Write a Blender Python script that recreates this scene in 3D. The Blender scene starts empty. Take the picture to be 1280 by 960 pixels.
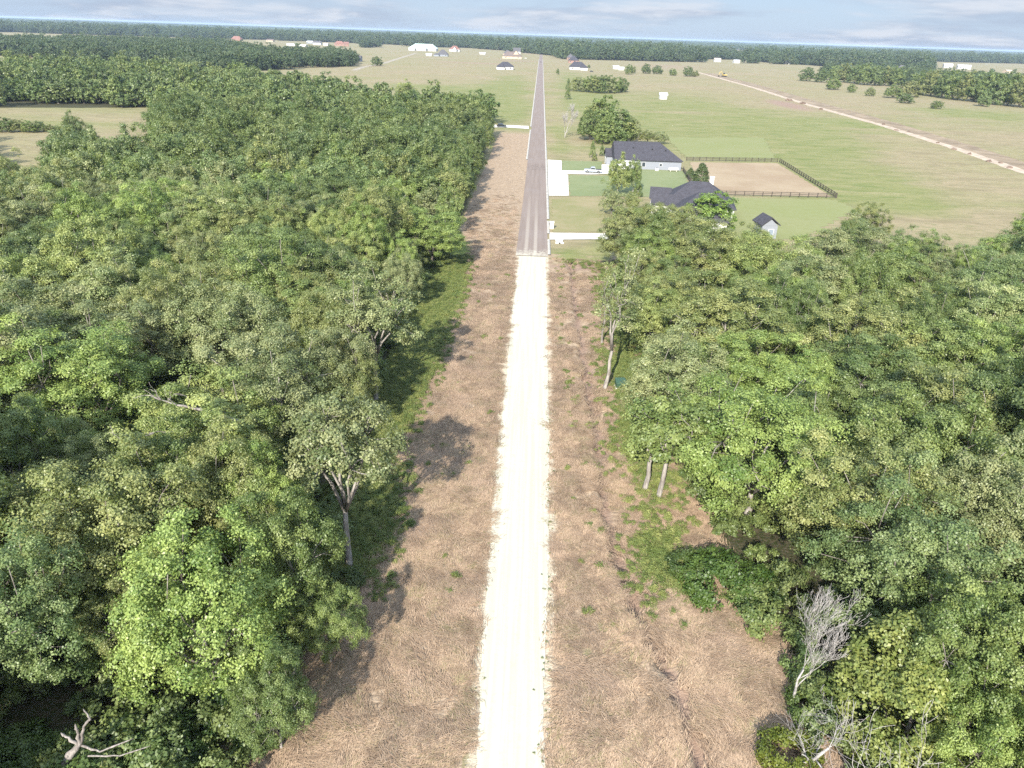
import bpy, bmesh, math, random
import numpy as np
from mathutils import Vector, Matrix
S = bpy.context.scene
C = S.collection
R = math.radians
rng = np.random.default_rng(7)
random.seed(7)
# ------------------------------------------------------------------ camera
F, H = 889.0, 40.0
YAW, PITCH, ROLL = R(1.319), R(26.216), R(1.924)
def cam_axes():
    f0 = np.array([-math.sin(YAW), math.cos(YAW), 0]); r0 = np.array([math.cos(YAW), math.sin(YAW), 0]); up = np.array([0, 0, 1.])
    f = f0*math.cos(PITCH) - up*math.sin(PITCH); u = f0*math.sin(PITCH) + up*math.cos(PITCH)
    return r0*math.cos(ROLL) + u*math.sin(ROLL), u*math.cos(ROLL) - r0*math.sin(ROLL), f
CR, CU, CF = cam_axes()
def at(x, y, z=0.0):
    """where the sight line through a point of the photograph meets height z"""
    d = CF + (x-640)/F*CR - (y-480)/F*CU
    t = (z-H)/d[2]
    return np.array([0, 0, H]) + t*d
def proj(P):
    d = np.atleast_2d(P) - np.array([0, 0, H]); z = d@CF
    z = np.where(z < 1, 1e-3, z)
    return 640+F*(d@CR)/z, 480-F*(d@CU)/z, z
cam = bpy.data.cameras.new('camera'); co = bpy.data.objects.new('camera', cam); C.objects.link(co)
M = Matrix.Identity(4)
for i in range(3):
    M[i][0], M[i][1], M[i][2] = CR[i], CU[i], -CF[i]
M[2][3] = H
co.matrix_world = M
cam.sensor_fit = 'HORIZONTAL'; cam.angle = 2*math.atan(640/F); cam.clip_start = .5; cam.clip_end = 80000
S.camera = co

# ------------------------------------------------------------------ materials
def mat(name):
    m = bpy.data.materials.new(name); m.use_nodes = True
    nt = m.node_tree; nt.nodes.clear()
    out = nt.nodes.new('ShaderNodeOutputMaterial')
    return m, nt, out
def nd(nt, t, **kw):
    n = nt.nodes.new(t)
    for k, v in kw.items():
        if k == 'ins':
            for a, b in v.items():
                if hasattr(b, 'links') or isinstance(b, bpy.types.NodeSocket): nt.links.new(b, n.inputs[a])
                else: n.inputs[a].default_value = b
        else: setattr(n, k, v)
    return n
def rgb(c): return (c[0], c[1], c[2], 1.0)
def mixc(nt, fac, a, b, blend='MIX'):
    n = nt.nodes.new('ShaderNodeMix'); n.data_type = 'RGBA'; n.blend_type = blend
    for i, v in ((0, fac), (6, a), (7, b)):
        if isinstance(v, bpy.types.NodeSocket): nt.links.new(v, n.inputs[i])
        else: n.inputs[i].default_value = rgb(v) if i else v
    return n.outputs[2]
def math_(nt, op, a, b=0.0, c=0.0, clamp=False):
    n = nt.nodes.new('ShaderNodeMath'); n.operation = op; n.use_clamp = clamp
    for i, v in enumerate((a, b, c)):
        if isinstance(v, bpy.types.NodeSocket): nt.links.new(v, n.inputs[i])
        else: n.inputs[i].default_value = v
    return n.outputs[0]
def sstep(nt, v, lo, hi):
    n = nt.nodes.new('ShaderNodeMapRange'); n.interpolation_type = 'SMOOTHSTEP'
    nt.links.new(v, n.inputs[0]); n.inputs[1].default_value = lo; n.inputs[2].default_value = hi
    return n.outputs[0]
def noise(nt, vec, scale, detail=3, rough=.55, dist=0.0):
    n = nd(nt, 'ShaderNodeTexNoise', ins={'Scale': scale, 'Detail': detail, 'Roughness': rough, 'Distortion': dist})
    if vec is not None: nt.links.new(vec, n.inputs['Vector'])
    return n
def attr(nt, name, kind='GEOMETRY'):
    n = nt.nodes.new('ShaderNodeAttribute'); n.attribute_name = name; n.attribute_type = kind
    return n
def princ(nt, out, col, rough=.8, spec=.3, metal=0., bump=None):
    b = nd(nt, 'ShaderNodeBsdfPrincipled', ins={'Roughness': rough, 'Specular IOR Level': spec, 'Metallic': metal})
    if isinstance(col, bpy.types.NodeSocket): nt.links.new(col, b.inputs['Base Color'])
    else: b.inputs['Base Color'].default_value = rgb(col)
    if bump is not None: nt.links.new(bump, b.inputs['Normal'])
    nt.links.new(b.outputs[0], out.inputs[0])
    return b
def plain(name, col, rough=.7, spec=.3, metal=0., var=.12, scale=1.5, c2=None):
    m, nt, out = mat(name)
    g = nt.nodes.new('ShaderNodeNewGeometry')
    n = noise(nt, g.outputs['Position'], scale, 4)
    a = tuple(v*(1-var) for v in col); b = c2 or tuple(min(1, v*(1+var)) for v in col)
    princ(nt, out, mixc(nt, sstep(nt, n.outputs[0], .3, .7), a, b), rough, spec, metal)
    return m
def shingle(name, col):
    m, nt, out = mat(name)
    tc = nt.nodes.new('ShaderNodeTexCoord')
    n = noise(nt, tc.outputs['Object'], 1.1, 5, .7); n2 = noise(nt, tc.outputs['Object'], 9, 2)
    w = nd(nt, 'ShaderNodeTexWave', wave_type='BANDS', bands_direction='Z', ins={'Scale': 1.6, 'Distortion': .6})
    nt.links.new(tc.outputs['Object'], w.inputs['Vector'])
    c = mixc(nt, sstep(nt, n.outputs[0], .3, .7), tuple(v*.8 for v in col), tuple(v*1.2 for v in col))
    c = mixc(nt, math_(nt, 'MULTIPLY', n2.outputs[0], .35), c, tuple(v*.55 for v in col))
    c = mixc(nt, math_(nt, 'MULTIPLY', w.outputs[1], .16), c, tuple(v*.5 for v in col))
    princ(nt, out, c, .9, .2); return m
def siding(name, col):
    m, nt, out = mat(name)
    tc = nt.nodes.new('ShaderNodeTexCoord')
    w = nd(nt, 'ShaderNodeTexWave', wave_type='BANDS', bands_direction='Z', ins={'Scale': 1.6, 'Distortion': 0.})
    nt.links.new(tc.outputs['Object'], w.inputs['Vector'])
    n = noise(nt, tc.outputs['Object'], .7, 4)
    c = mixc(nt, math_(nt, 'MULTIPLY', w.outputs[1], .22), col, tuple(v*.75 for v in col))
    c = mixc(nt, math_(nt, 'MULTIPLY', n.outputs[0], .2), c, tuple(v*.8 for v in col))
    princ(nt, out, c, .75, .3); return m
def leaf_mat(name, mass=False, glow=0.27, far=False):
    m, nt, out = mat(name)
    oi = nt.nodes.new('ShaderNodeObjectInfo')
    t = attr(nt, 'tint').outputs['Fac']
    if mass:
        ramp = nt.nodes.new('ShaderNodeValToRGB'); cr = ramp.color_ramp
        cols = [(.062, .090, .034), (.094, .120, .043), (.082, .120, .044), (.106, .130, .048), (.092, .126, .056), (.116, .150, .053), (.100, .126, .053)]
        cr.elements[0].position = 0; cr.elements[0].color = rgb(cols[0]); cr.elements[1].position = .16; cr.elements[1].color = rgb(cols[1])
        for i, p in enumerate((.34, .5, .66, .82, 1.)):
            e = cr.elements.new(p); e.color = rgb(cols[i+2])
        nt.links.new(oi.outputs['Random'], ramp.inputs[0]); base = ramp.outputs[0]
    else: base = oi.outputs['Color']
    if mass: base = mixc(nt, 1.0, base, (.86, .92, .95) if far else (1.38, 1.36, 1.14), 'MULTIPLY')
    dark = mixc(nt, 1.0, base, (.60, .70, .58), 'MULTIPLY'); lite = mixc(nt, 1.0, base, (1.55, 1.42, 1.5), 'MULTIPLY')
    col = mixc(nt, t, dark, lite)
    b = nd(nt, 'ShaderNodeBsdfPrincipled', ins={'Roughness': .45, 'Specular IOR Level': .42}); nt.links.new(col, b.inputs['Base Color'])
    tr = nt.nodes.new('ShaderNodeBsdfTranslucent'); nt.links.new(mixc(nt, 1.0, col, (1.25, 1.3, .7), 'MULTIPLY'), tr.inputs[0])
    mx = nt.nodes.new('ShaderNodeMixShader'); mx.inputs[0].default_value = glow
    nt.links.new(b.outputs[0], mx.inputs[1]); nt.links.new(tr.outputs[0], mx.inputs[2]); nt.links.new(mx.outputs[0], out.inputs[0])
    return m
def bark_mat(name, a, b, scale=3.0):
    m, nt, out = mat(name)
    tc = nt.nodes.new('ShaderNodeTexCoord')
    mp = nd(nt, 'ShaderNodeMapping', ins={'Scale': (1, 1, .25)}); nt.links.new(tc.outputs['Object'], mp.inputs[0])
    n = noise(nt, mp.outputs[0], scale, 5, .7)
    princ(nt, out, mixc(nt, sstep(nt, n.outputs[0], .35, .68), a, b), .95, .1); return m
LEAF, LEAFM, LEAFF = leaf_mat('foliage'), leaf_mat('foliage_mass', True), leaf_mat('foliage_far', True, far=True)
BARK = bark_mat('bark_grey', (.12, .10, .085), (.27, .245, .21))
BARKPALE = bark_mat('bark_pale', (.16, .14, .12), (.36, .33, .29))
SILVER = bark_mat('silver_wood', (.27, .25, .23), (.48, .45, .42), 5)
DEADWOOD = bark_mat('dead_wood', (.15, .13, .115), (.33, .295, .265), 5)

# ------------------------------------------------------------------ mesh helpers
def mesh_np(name, V, Q, m, extra=None, smooth=False):
    """mesh from numpy verts and equal-sized faces"""
    me = bpy.data.meshes.new(name); V = np.asarray(V, np.float32); Q = np.asarray(Q, np.int32); k = Q.shape[1]
    me.vertices.add(len(V)); me.vertices.foreach_set('co', V.ravel())
    me.loops.add(Q.size); me.loops.foreach_set('vertex_index', Q.ravel())
    me.polygons.add(len(Q)); me.polygons.foreach_set('loop_start', np.arange(0, Q.size, k, dtype=np.int32))
    if smooth: me.polygons.foreach_set('use_smooth', np.ones(len(Q), bool))
    for an, (dom, dat) in (extra or {}).items():
        a = me.attributes.new(an, 'FLOAT', dom); a.data.foreach_set('value', np.asarray(dat, np.float32))
    for x in (m if isinstance(m, (list, tuple)) else [m]): me.materials.append(x)
    me.update(calc_edges=True); me.validate()
    return me
class MB:
    def __init__(s): s.v, s.f, s.m = [], [], []
    def add(s, vs, fs, mi=0):
        o = len(s.v); s.v += [tuple(map(float, v)) for v in vs]; s.f += [tuple(o+i for i in f) for f in fs]; s.m += [mi]*len(fs)
    def box(s, x0, x1, y0, y1, z0, z1, mi=0, bev=0):
        if bev:
            b = bev; ring = lambda z, k: [(x0+k+(b if 0 else 0), y0+k, z), (x1-k, y0+k, z), (x1-k, y1-k, z), (x0+k, y1-k, z)]
            s.loft([ring(z0, b), ring(z0+b, 0), ring(z1-b, 0), ring(z1, b)], mi, True); return
        s.add([(x0, y0, z0), (x1, y0, z0), (x1, y1, z0), (x0, y1, z0), (x0, y0, z1), (x1, y0, z1), (x1, y1, z1), (x0, y1, z1)],
              [(0, 3, 2, 1), (4, 5, 6, 7), (0, 1, 5, 4), (1, 2, 6, 5), (2, 3, 7, 6), (3, 0, 4, 7)], mi)
    def loft(s, rings, mi=0, cap=True):
        n = len(rings[0]); vs = [p for r in rings for p in r]; fs = []
        for i in range(len(rings)-1):
            for j in range(n):
                k = (j+1) % n; fs.append((i*n+j, i*n+k, (i+1)*n+k, (i+1)*n+j))
        if cap: fs += [tuple(range(n-1, -1, -1)), tuple((len(rings)-1)*n+i for i in range(n))]
        s.add(vs, fs, mi)
    def tube(s, pts, rad, n=6, mi=0):
        pts = [Vector(p) for p in pts]; rings = []
        for i, p in enumerate(pts):
            d = (pts[min(i+1, len(pts)-1)] - pts[max(i-1, 0)]).normalized()
            a = d.cross(Vector((.31, .95, .05))).normalized() if abs(d.y) < .9 else d.cross(Vector((1, 0, .1))).normalized()
            b = d.cross(a); r = rad[i] if hasattr(rad, '__len__') else rad
            rings.append([p + (a*math.cos(t) + b*math.sin(t))*r for t in [2*math.pi*k/n for k in range(n)]])
        s.loft(rings, mi)
    def extrude(s, prof, y0, y1, mi=0, inset=0.0):
        """profile in x,z pushed along y, with sides drawn in a little"""
        n = len(prof); cx = sum(p[0] for p in prof)/n; cz = sum(p[1] for p in prof)/n
        sh = lambda k: [(cx+(x-cx)*(1-k), cz+(z-cz)*(1-k)) for x, z in prof]
        e = min(.12, (y1-y0)*.1) if inset else 0
        rings = [[(x, y0, z) for x, z in sh(inset)]] + ([[(x, y0+e, z) for x, z in prof], [(x, y1-e, z) for x, z in prof]] if inset else []) + [[(x, y1, z) for x, z in sh(inset)]]
        s.loft(rings, mi)
    def mesh(s, name, mats, smooth=False):
        me = bpy.data.meshes.new(name); me.from_pydata(s.v, [], s.f)
        for m in (mats if isinstance(mats, (list, tuple)) else [mats]): me.materials.append(m)
        if any(s.m): me.polygons.foreach_set('material_index', s.m)
        bm = bmesh.new(); bm.from_mesh(me); bmesh.ops.recalc_face_normals(bm, faces=bm.faces); bm.to_mesh(me); bm.free()
        if smooth: me.polygons.foreach_set('use_smooth', [True]*len(me.polygons))
        me.update(); return me
    def build(s, name, mats, parent=None, smooth=False): return link(name, s.mesh(name, mats, smooth), parent)
def link(name, me, parent=None):
    o = bpy.data.objects.new(name, me); C.objects.link(o)
    if parent is not None: o.parent = parent
    return o
def tag(o, label=None, cat=None, group=None, kind=None):
    for k, v in (('label', label), ('category', cat), ('group', group), ('kind', kind)):
        if v: o[k] = v
    return o
def empty(name, loc, rz=0., label=None, cat=None, group=None):
    o = bpy.data.objects.new(name, None); C.objects.link(o); o.location = [float(v) for v in loc]; o.rotation_euler = (0, 0, rz); o.empty_display_size = .5
    return tag(o, label, cat, group)
def copy_tree(o, parent=None):
    c = o.copy(); C.objects.link(c); c.parent = parent
    for ch in o.children: copy_tree(ch, c)
    return c
def struct(name, me, label=None):
    o = link(name, me); tag(o, label, None, None, 'structure'); return o

# ------------------------------------------------------------------ trees
def unit(n, r): 
    v = r.normal(size=(n, 3)); return v/np.linalg.norm(v, axis=1, keepdims=True)
def leaves_np(P, N, size, r, asp=1.3):
    """a quad leaf at every P facing N"""
    n = len(P); N = N/np.linalg.norm(N, axis=1, keepdims=True)
    t = np.cross(N, unit(n, r)); t /= np.linalg.norm(t, axis=1, keepdims=True)+1e-9; b = np.cross(N, t)
    s = size*r.uniform(.65, 1.3, (n, 1)); t = t*s*asp*.5; b = b*s*.5
    V = np.stack([P-t, P+b*.95-t*.1, P+t, P-b*.95-t*.1], 1).reshape(-1, 3)
    return V, np.arange(4*n).reshape(n, 4)
def clump_cloud(cent, rad, nsp, nlf, leaf, r, middle, sprig=.38, flat=.75, up=.18):
    """sprigs round every clump centre, leaves round every sprig"""
    nc = len(cent)
    out = cent - middle; out /= np.linalg.norm(out, axis=1, keepdims=True)+1e-6
    d = unit(nc*nsp, r).reshape(nc, nsp, 3) + out[:, None]*.7 + np.array([0, 0, .2]); d /= np.linalg.norm(d, axis=2, keepdims=True)
    k = r.uniform(.5, 1.1, (nc, nsp, 1)); rr = np.asarray(rad).reshape(nc, 1, 1)
    sp = cent[:, None] + d*k*rr*np.array([1, 1, flat])
    P = np.repeat(sp.reshape(-1, 3), nlf, 0) + r.normal(size=(nc*nsp*nlf, 3))*sprig*np.array([.6, .6, .42])
    N = np.repeat(d.reshape(-1, 3), nlf, 0)*.95 + unit(len(P), r)*.62 + np.array([0, 0, up])
    tint = np.clip(np.repeat(np.repeat(r.normal(.5, .2, nc), nsp) + r.normal(0, .14, nc*nsp), nlf) + r.normal(0, .16, len(P)), 0, 1)
    V, Q = leaves_np(P, N, leaf, r)
    return V, Q, tint
def crown_centres(r, h, rad, base, n, mind, fill=.25):
    """clump centres in an uneven dome"""
    zc = h*base + (h-h*base)*.42; up = h-zc; dn = zc-h*base
    ph = r.uniform(0, 6.3, 6); am = r.uniform(.05, .17, 6)
    cs = []; tries = 0
    while len(cs) < n and tries < n*60:
        tries += 1
        d = unit(1, r)[0]
        if d[2] < -.75: continue
        az = math.atan2(d[1], d[0]); k = 1 + sum(am[i]*math.sin((i+1)*az+ph[i]+d[2]*2.2*(i % 3)) for i in range(6))
        f = r.uniform(.35, .75) if r.random() < fill else r.uniform(.8, 1.0)
        p = d*f*k*np.array([rad, rad, up if d[2] > 0 else dn]) + np.array([0, 0, zc])
        if all(np.sum((p-q)**2) > mind*mind for q in cs): cs.append(p)
    return np.array(cs), np.array([0, 0, zc-.15*h])
def limbs(mb, r, h, base, cs, tr, lean=(0, 0), nl=6, fork=None, thick=1.0, every=1):
    """trunk, main limbs and a branch to every clump"""
    fz = (fork if fork else base*.85)*h
    fx = np.array([lean[0], lean[1], 0])
    top = fx*fz/h + np.array([0, 0, fz])
    mb.tube([(0, 0, -.3), (0, 0, .25), fx*.25 + r.normal(0, .06, 3)*[1, 1, 0] + [0, 0, fz*.4], fx*.6*fz/h + r.normal(0, .1, 3)*[1, 1, 0] + [0, 0, fz*.75], top], [tr*1.5, tr*1.12, tr*.98, tr*.85, tr*.75], 7)
    az = np.arctan2(cs[:, 1], cs[:, 0]); off = r.uniform(0, 6.28)
    g = ((az+off) % (2*math.pi)/(2*math.pi)*nl).astype(int)
    for k in range(nl):
        idx = np.where(g == k)[0]
        if not len(idx): continue
        c = cs[idx].mean(0); end = c*.92 + np.array([0, 0, .1*h*r.uniform(-.3, .8)])
        m1 = top*.6 + end*.4 + r.normal(0, .28, 3); m2 = top*.25 + end*.75 + r.normal(0, .3, 3)
        pth = [top - [0, 0, fz*.12*r.random()], m1, m2, end]; rad = [tr*.55*thick, tr*.42*thick, tr*.3*thick, tr*.16*thick]
        mb.tube(pth, rad, 5)
        for j in idx[::every]:
            a = [m1, m2, end][int(np.argmin([np.linalg.norm(cs[j]-q) for q in (m1, m2, end)]))]
            mid = (a+cs[j])/2 + r.normal(0, .22, 3)
            mb.tube([a, mid, cs[j]], [tr*.2*thick, tr*.13*thick, .03], 4)
def tree_meshes(kind, seed, h, rad, base=.32, n=70, mind=.9, clump=1.25, nsp=26, nlf=11, leaf=.2, tr=.24, lean=(0, 0), nl=6, fork=None, sprig=.38, bark=None, leafm=None, flat=.75, thick=1., fill=.25, every=1):
    r = np.random.default_rng(seed)
    cs, mid = crown_centres(r, h, rad, base, n, mind, fill)
    cs = cs + np.array([lean[0], lean[1], 0])*(cs[:, 2:3]/h)
    mb = MB(); limbs(mb, r, h, base, cs, tr, lean, nl, fork, thick, every)
    V, Q, t = clump_cloud(cs, clump*r.uniform(.6, 1.4, len(cs)), nsp, nlf, leaf, r, mid, sprig, flat)
    return mb.mesh('trunk', bark or BARK, True), mesh_np('crown', V, Q, leafm or LEAF, {'tint': ('FACE', t)})
def conifer_meshes(seed, h, rad, base=.04, n=80, nsp=20, nlf=10, leaf=.16, leafm=None):
    """juniper: feathery rounded cone down to the ground"""
    r = np.random.default_rng(seed); cs = []
    for i in range(n):
        z = r.random()**.8; a = r.uniform(0, 6.28); k = rad*(1-z**1.7)*r.uniform(.7, 1.08)+.12
        cs.append((k*math.cos(a), k*math.sin(a), h*(base+.1+z*(.88-base))))
    cs = np.array(cs); mb = MB()
    mb.tube([(0, 0, -.2), (0, 0, h*.4), (0.05, 0, h*.95)], [.2, .13, .03], 6)
    for c in cs[::3]: mb.tube([(0, 0, c[2]*.8), c], [.06, .02], 4)
    V, Q, t = clump_cloud(cs, np.full(len(cs), rad*.27), nsp, nlf, leaf, r, np.array([0, 0, h*.25]), .3, 1.15, .55)
    return mb.mesh('trunk', BARK, True), mesh_np('crown', V, Q, leafm or LEAF, {'tint': ('FACE', t)})
def grow(mb, r, p, d, L, rad, depth, spread=.6, upb=.1, kids=3, minr=.014, n=5):
    pts, rr = [p], [rad]; q = p.copy(); dd = d.copy()
    for i in range(4):
        dd = dd + r.normal(0, .16, 3) + np.array([0, 0, upb*.3]); dd /= np.linalg.norm(dd)
        q = q + dd*L/4; pts.append(q.copy()); rr.append(max(minr, rad*(1-.17*(i+1))))
    mb.tube(pts, rr, max(3, n))
    if depth <= 0: return
    for k in range(kids + (depth > 1)):
        i = r.integers(1, 5) if k else 4
        nd_ = dd + unit(1, r)[0]*spread*1.5 + np.array([0, 0, upb]); nd_ /= np.linalg.norm(nd_)
        grow(mb, r, pts[i], nd_, L*r.uniform(.5, .8), max(minr, rr[i]*.62), depth-1, spread, upb, kids, minr, n-1)
def combined(name, tc):
    """trunk and crown meshes as one mesh with two materials, for masses"""
    bm = bmesh.new(); lay = bm.faces.layers.float.new('tint')
    me = bpy.data.meshes.new(name)
    a, b = tc
    na, nb = len(a.polygons), len(b.polygons)
    va = np.zeros(len(a.vertices)*3); a.vertices.foreach_get('co', va); vb = np.zeros(len(b.vertices)*3); b.vertices.foreach_get('co', vb)
    la = np.zeros(len(a.loops), np.int32); a.loops.foreach_get('vertex_index', la); lb = np.zeros(len(b.loops), np.int32); b.loops.foreach_get('vertex_index', lb)
    sa = np.zeros(na, np.int32); a.polygons.foreach_get('loop_start', sa); sb = np.zeros(nb, np.int32); b.polygons.foreach_get('loop_start', sb)
    t = np.zeros(nb, np.float32); b.attributes['tint'].data.foreach_get('value', t)
    bm.free()
    me.vertices.add((len(va)+len(vb))//3); me.vertices.foreach_set('co', np.concatenate([va, vb]))
    me.loops.add(len(la)+len(lb)); me.loops.foreach_set('vertex_index', np.concatenate([la, lb+len(va)//3]))
    me.polygons.add(na+nb); me.polygons.foreach_set('loop_start', np.concatenate([sa, sb+len(la)]))
    me.polygons.foreach_set('material_index', np.concatenate([np.zeros(na, np.int32), np.ones(nb, np.int32)]))
    at_ = me.attributes.new('tint', 'FLOAT', 'FACE'); at_.data.foreach_set('value', np.concatenate([np.full(na, .5, np.float32), t]))
    me.materials.append(a.materials[0]); me.materials.append(b.materials[0])
    me.update(calc_edges=True); me.validate(); return me

def scatter(name, pos, rotz, scale, idx, meshes, label, tilt=None):
    """ONE mass object: geometry nodes put an instance of one of the meshes on every point"""
    col = bpy.data.collections.new(name + ' source')
    for i, me in enumerate(meshes): col.objects.link(bpy.data.objects.new('%02d %s' % (i, name), me))
    n = len(pos); me = bpy.data.meshes.new(name); me.vertices.add(n); me.vertices.foreach_set('co', np.asarray(pos, np.float32).ravel())
    rot = np.zeros((n, 3), np.float32); rot[:, 2] = rotz
    if tilt is not None: rot[:, :2] = tilt
    a = me.attributes.new('turn', 'FLOAT_VECTOR', 'POINT'); a.data.foreach_set('vector', rot.ravel())
    sc = np.asarray(scale, np.float32)
    if sc.ndim == 1: sc = np.repeat(sc[:, None], 3, 1)
    a = me.attributes.new('size', 'FLOAT_VECTOR', 'POINT'); a.data.foreach_set('vector', np.ascontiguousarray(sc).ravel())
    a = me.attributes.new('pick', 'INT', 'POINT'); a.data.foreach_set('value', np.asarray(idx, np.int32))
    ng = bpy.data.node_groups.new(name, 'GeometryNodeTree')
    ng.interface.new_socket('Geometry', in_out='INPUT', socket_type='NodeSocketGeometry'); ng.interface.new_socket('Geometry', in_out='OUTPUT', socket_type='NodeSocketGeometry')
    N = ng.nodes; gi, go = N.new('NodeGroupInput'), N.new('NodeGroupOutput')
    ci = N.new('GeometryNodeCollectionInfo'); ci.inputs['Collection'].default_value = col; ci.inputs['Separate Children'].default_value = True; ci.inputs['Reset Children'].default_value = True
    ip = N.new('GeometryNodeInstanceOnPoints'); ip.inputs['Pick Instance'].default_value = True
    def na(nm, ty):
        q = N.new('GeometryNodeInputNamedAttribute'); q.data_type = ty; q.inputs[0].default_value = nm; return q.outputs[0]
    L = ng.links.new
    L(gi.outputs[0], ip.inputs['Points']); L(ci.outputs[0], ip.inputs['Instance']); L(na('pick', 'INT'), ip.inputs['Instance Index'])
    L(na('turn', 'FLOAT_VECTOR'), ip.inputs['Rotation']); L(na('size', 'FLOAT_VECTOR'), ip.inputs['Scale']); L(ip.outputs[0], go.inputs[0])
    o = link(name, me); md = o.modifiers.new('scatter', 'NODES'); md.node_group = ng
    tag(o, label, None, None, 'stuff'); return o
def inpoly(P, poly):
    P = np.atleast_2d(P); x, y = P[:, 0], P[:, 1]; c = np.zeros(len(P), bool); n = len(poly); j = n-1
    for i in range(n):
        xi, yi, xj, yj = poly[i][0], poly[i][1], poly[j][0], poly[j][1]
        if yi != yj: c ^= ((yi > y) != (yj > y)) & (x < (xj-xi)*(y-yi)/(yj-yi)+xi)
        j = i
    return c
def segdist(P, line):
    P = np.atleast_2d(P)[:, :2]; best = np.full(len(P), 1e9)
    for a, b in zip(line[:-1], line[1:]):
        a, b = np.array(a[:2]), np.array(b[:2]); ab = b-a; t = np.clip(((P-a)@ab)/(ab@ab+1e-12), 0, 1)
        best = np.minimum(best, np.linalg.norm(P-(a+t[:, None]*ab), axis=1))
    return best
def sdf(P, poly):
    d = segdist(P, list(poly)+[poly[0]]); return np.where(inpoly(P, poly), d, -d)
def gpoly(px, z=0.): return [tuple(at(x, y, z)[:2]) for x, y in px]
def grid_points(poly, sp, r, jit=.42):
    p = np.array(poly); lo, hi = p.min(0), p.max(0)
    xs, ys = np.arange(lo[0], hi[0], sp), np.arange(lo[1], hi[1], sp*.87)
    X, Y = np.meshgrid(xs, ys); X = X + (np.arange(len(ys)) % 2)[:, None]*sp*.5
    P = np.stack([X.ravel(), Y.ravel()], 1) + r.uniform(-jit, jit, (X.size, 2))*sp
    return P[inpoly(P, poly)]
def vnoise(x, y, s, seed=0):
    """smooth value noise"""
    x, y = np.asarray(x)/s, np.asarray(y)/s; i, j = np.floor(x).astype(np.int64), np.floor(y).astype(np.int64); fx, fy = x-i, y-j
    fx, fy = fx*fx*(3-2*fx), fy*fy*(3-2*fy)
    def hsh(a, b): 
        q = (a*374761393 + b*668265263 + seed*974711) & 0xffffffff; q = ((q ^ (q >> 13))*1274126177) & 0xffffffff
        return ((q ^ (q >> 16)) & 0xffff)/65535.
    return (hsh(i, j)*(1-fx)+hsh(i+1, j)*fx)*(1-fy) + (hsh(i, j+1)*(1-fx)+hsh(i+1, j+1)*fx)*fy
def in_view(P, m=40):
    x, y, z = proj(P); return (z > 2) & (x > -m) & (x < 1280+m) & (y > -m) & (y < 960+m)
# ------------------------------------------------------------------ layout (metres, traced from the photograph)
LWOOD = [(-16, 15), (-15.4, 46), (-17, 58), (-18.6, 80), (-19, 115), (-17.6, 140), (-18, 200), (-19, 260), (-22, 338), (-25, 352), (-25, 400), (-72, 396), (-118, 463), (-181, 526), (-225, 590), (-300, 640), (-420, 580), (-620, 480), (-420, 300), (-60, 15)]
RWOOD = [(21, 15), (19, 34), (17.5, 46), (16.5, 56), (16.5, 80), (15.5, 100), (13.6, 120), (13.8, 132), (30, 129), (44, 132), (62, 138), (76, 127), (98, 136), (150, 132), (170, 60), (60, 15)]
HOLE1 = gpoly([(-60, 135), (195, 134.5), (202, 143)]) + gpoly([(192, 158), (165, 171), (110, 177)], 11) + gpoly([(85, 167), (-60, 164)])
HOLE2 = gpoly([(-60, 160), (85, 160)]) + gpoly([(72, 182), (45, 202), (-60, 220)], 11)
ROADL = [(-2.3, 2.)] + gpoly([(585, 975), (590, 900), (599, 780), (606, 700), (612, 620), (618, 560), (630, 460), (639, 380), (646, 320)])
ROADR = [(2.45, 2.)] + gpoly([(688, 975), (687, 880), (691, 780), (693, 700), (692, 620), (691, 560), (689, 460), (687, 380), (685, 320)])
DITCH = gpoly([(714, 345), (718, 390), (728, 440), (733, 490), (744, 540), (749, 600), (757, 650), (770, 700), (784, 745), (802, 785), (828, 826), (846, 870), (862, 920), (876, 975)])
GY = 140.4
def lerp_edge(E, y):
    ys = np.array([p[1] for p in E]); xs = np.array([p[0] for p in E]); o = np.argsort(ys); return np.interp(y, ys[o], xs[o])
# ------------------------------------------------------------------ ground sheet
def axis_(lo, hi, step, far, ratio):
    a = list(np.arange(lo, hi, step)); s = step
    while a[-1] < far[1]: s *= ratio; a.append(a[-1]+s)
    s = step; b = [lo]
    while b[-1] > far[0]: s *= ratio; b.append(b[-1]-s)
    return np.array(b[:0:-1] + a)
gx = axis_(-24, 24, .36, (-14000, 14000), 1.055); gy = axis_(24, 150, .45, (-60, 20000), 1.03)
GX, GYY = np.meshgrid(gx, gy); GP = np.stack([GX.ravel(), GYY.ravel()], 1); px_, py_ = GP[:, 0], GP[:, 1]
ditch_d = segdist(GP, DITCH)
near = (py_ < 152) & (np.abs(px_) < 30)
ridge = sorted(DITCH, key=lambda p: p[1]); dx_ = np.interp(py_, [p[1] for p in ridge], [p[0] for p in ridge])
z = (vnoise(px_, py_, 6, 1)-.5)*.22*near + (vnoise(px_, py_, 1.7, 2)-.5)*.10*near
side = px_ - dx_ + (vnoise(px_, py_, 1.2, 5)-.5)*.8
dep = np.where(near, np.exp(-(np.where(side < 0, side/.32, side/1.1))**2), 0)*(.55+.45*vnoise(px_, py_, 9, 3))*(py_ < 138)
z = z - dep + np.where(near & (side < 0), .22*np.exp(-((side+.9)/.7)**2), 0)
rl, rr_ = lerp_edge(ROADL, np.clip(py_, 3, GY)), lerp_edge(ROADR, np.clip(py_, 3, GY))
inroad = np.minimum(px_-rl+1.3, rr_+1.3-px_)
z = np.where((inroad > 0) & (py_ < 160), np.minimum(z, .0)*np.clip(1-inroad/1.0, 0, 1) - .05*np.clip(inroad, 0, 1), z)
onroad = (np.abs(px_) < 7.0) & (py_ >= 138) & (py_ < 1800)
z = np.where(onroad, -.06, z)
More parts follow.
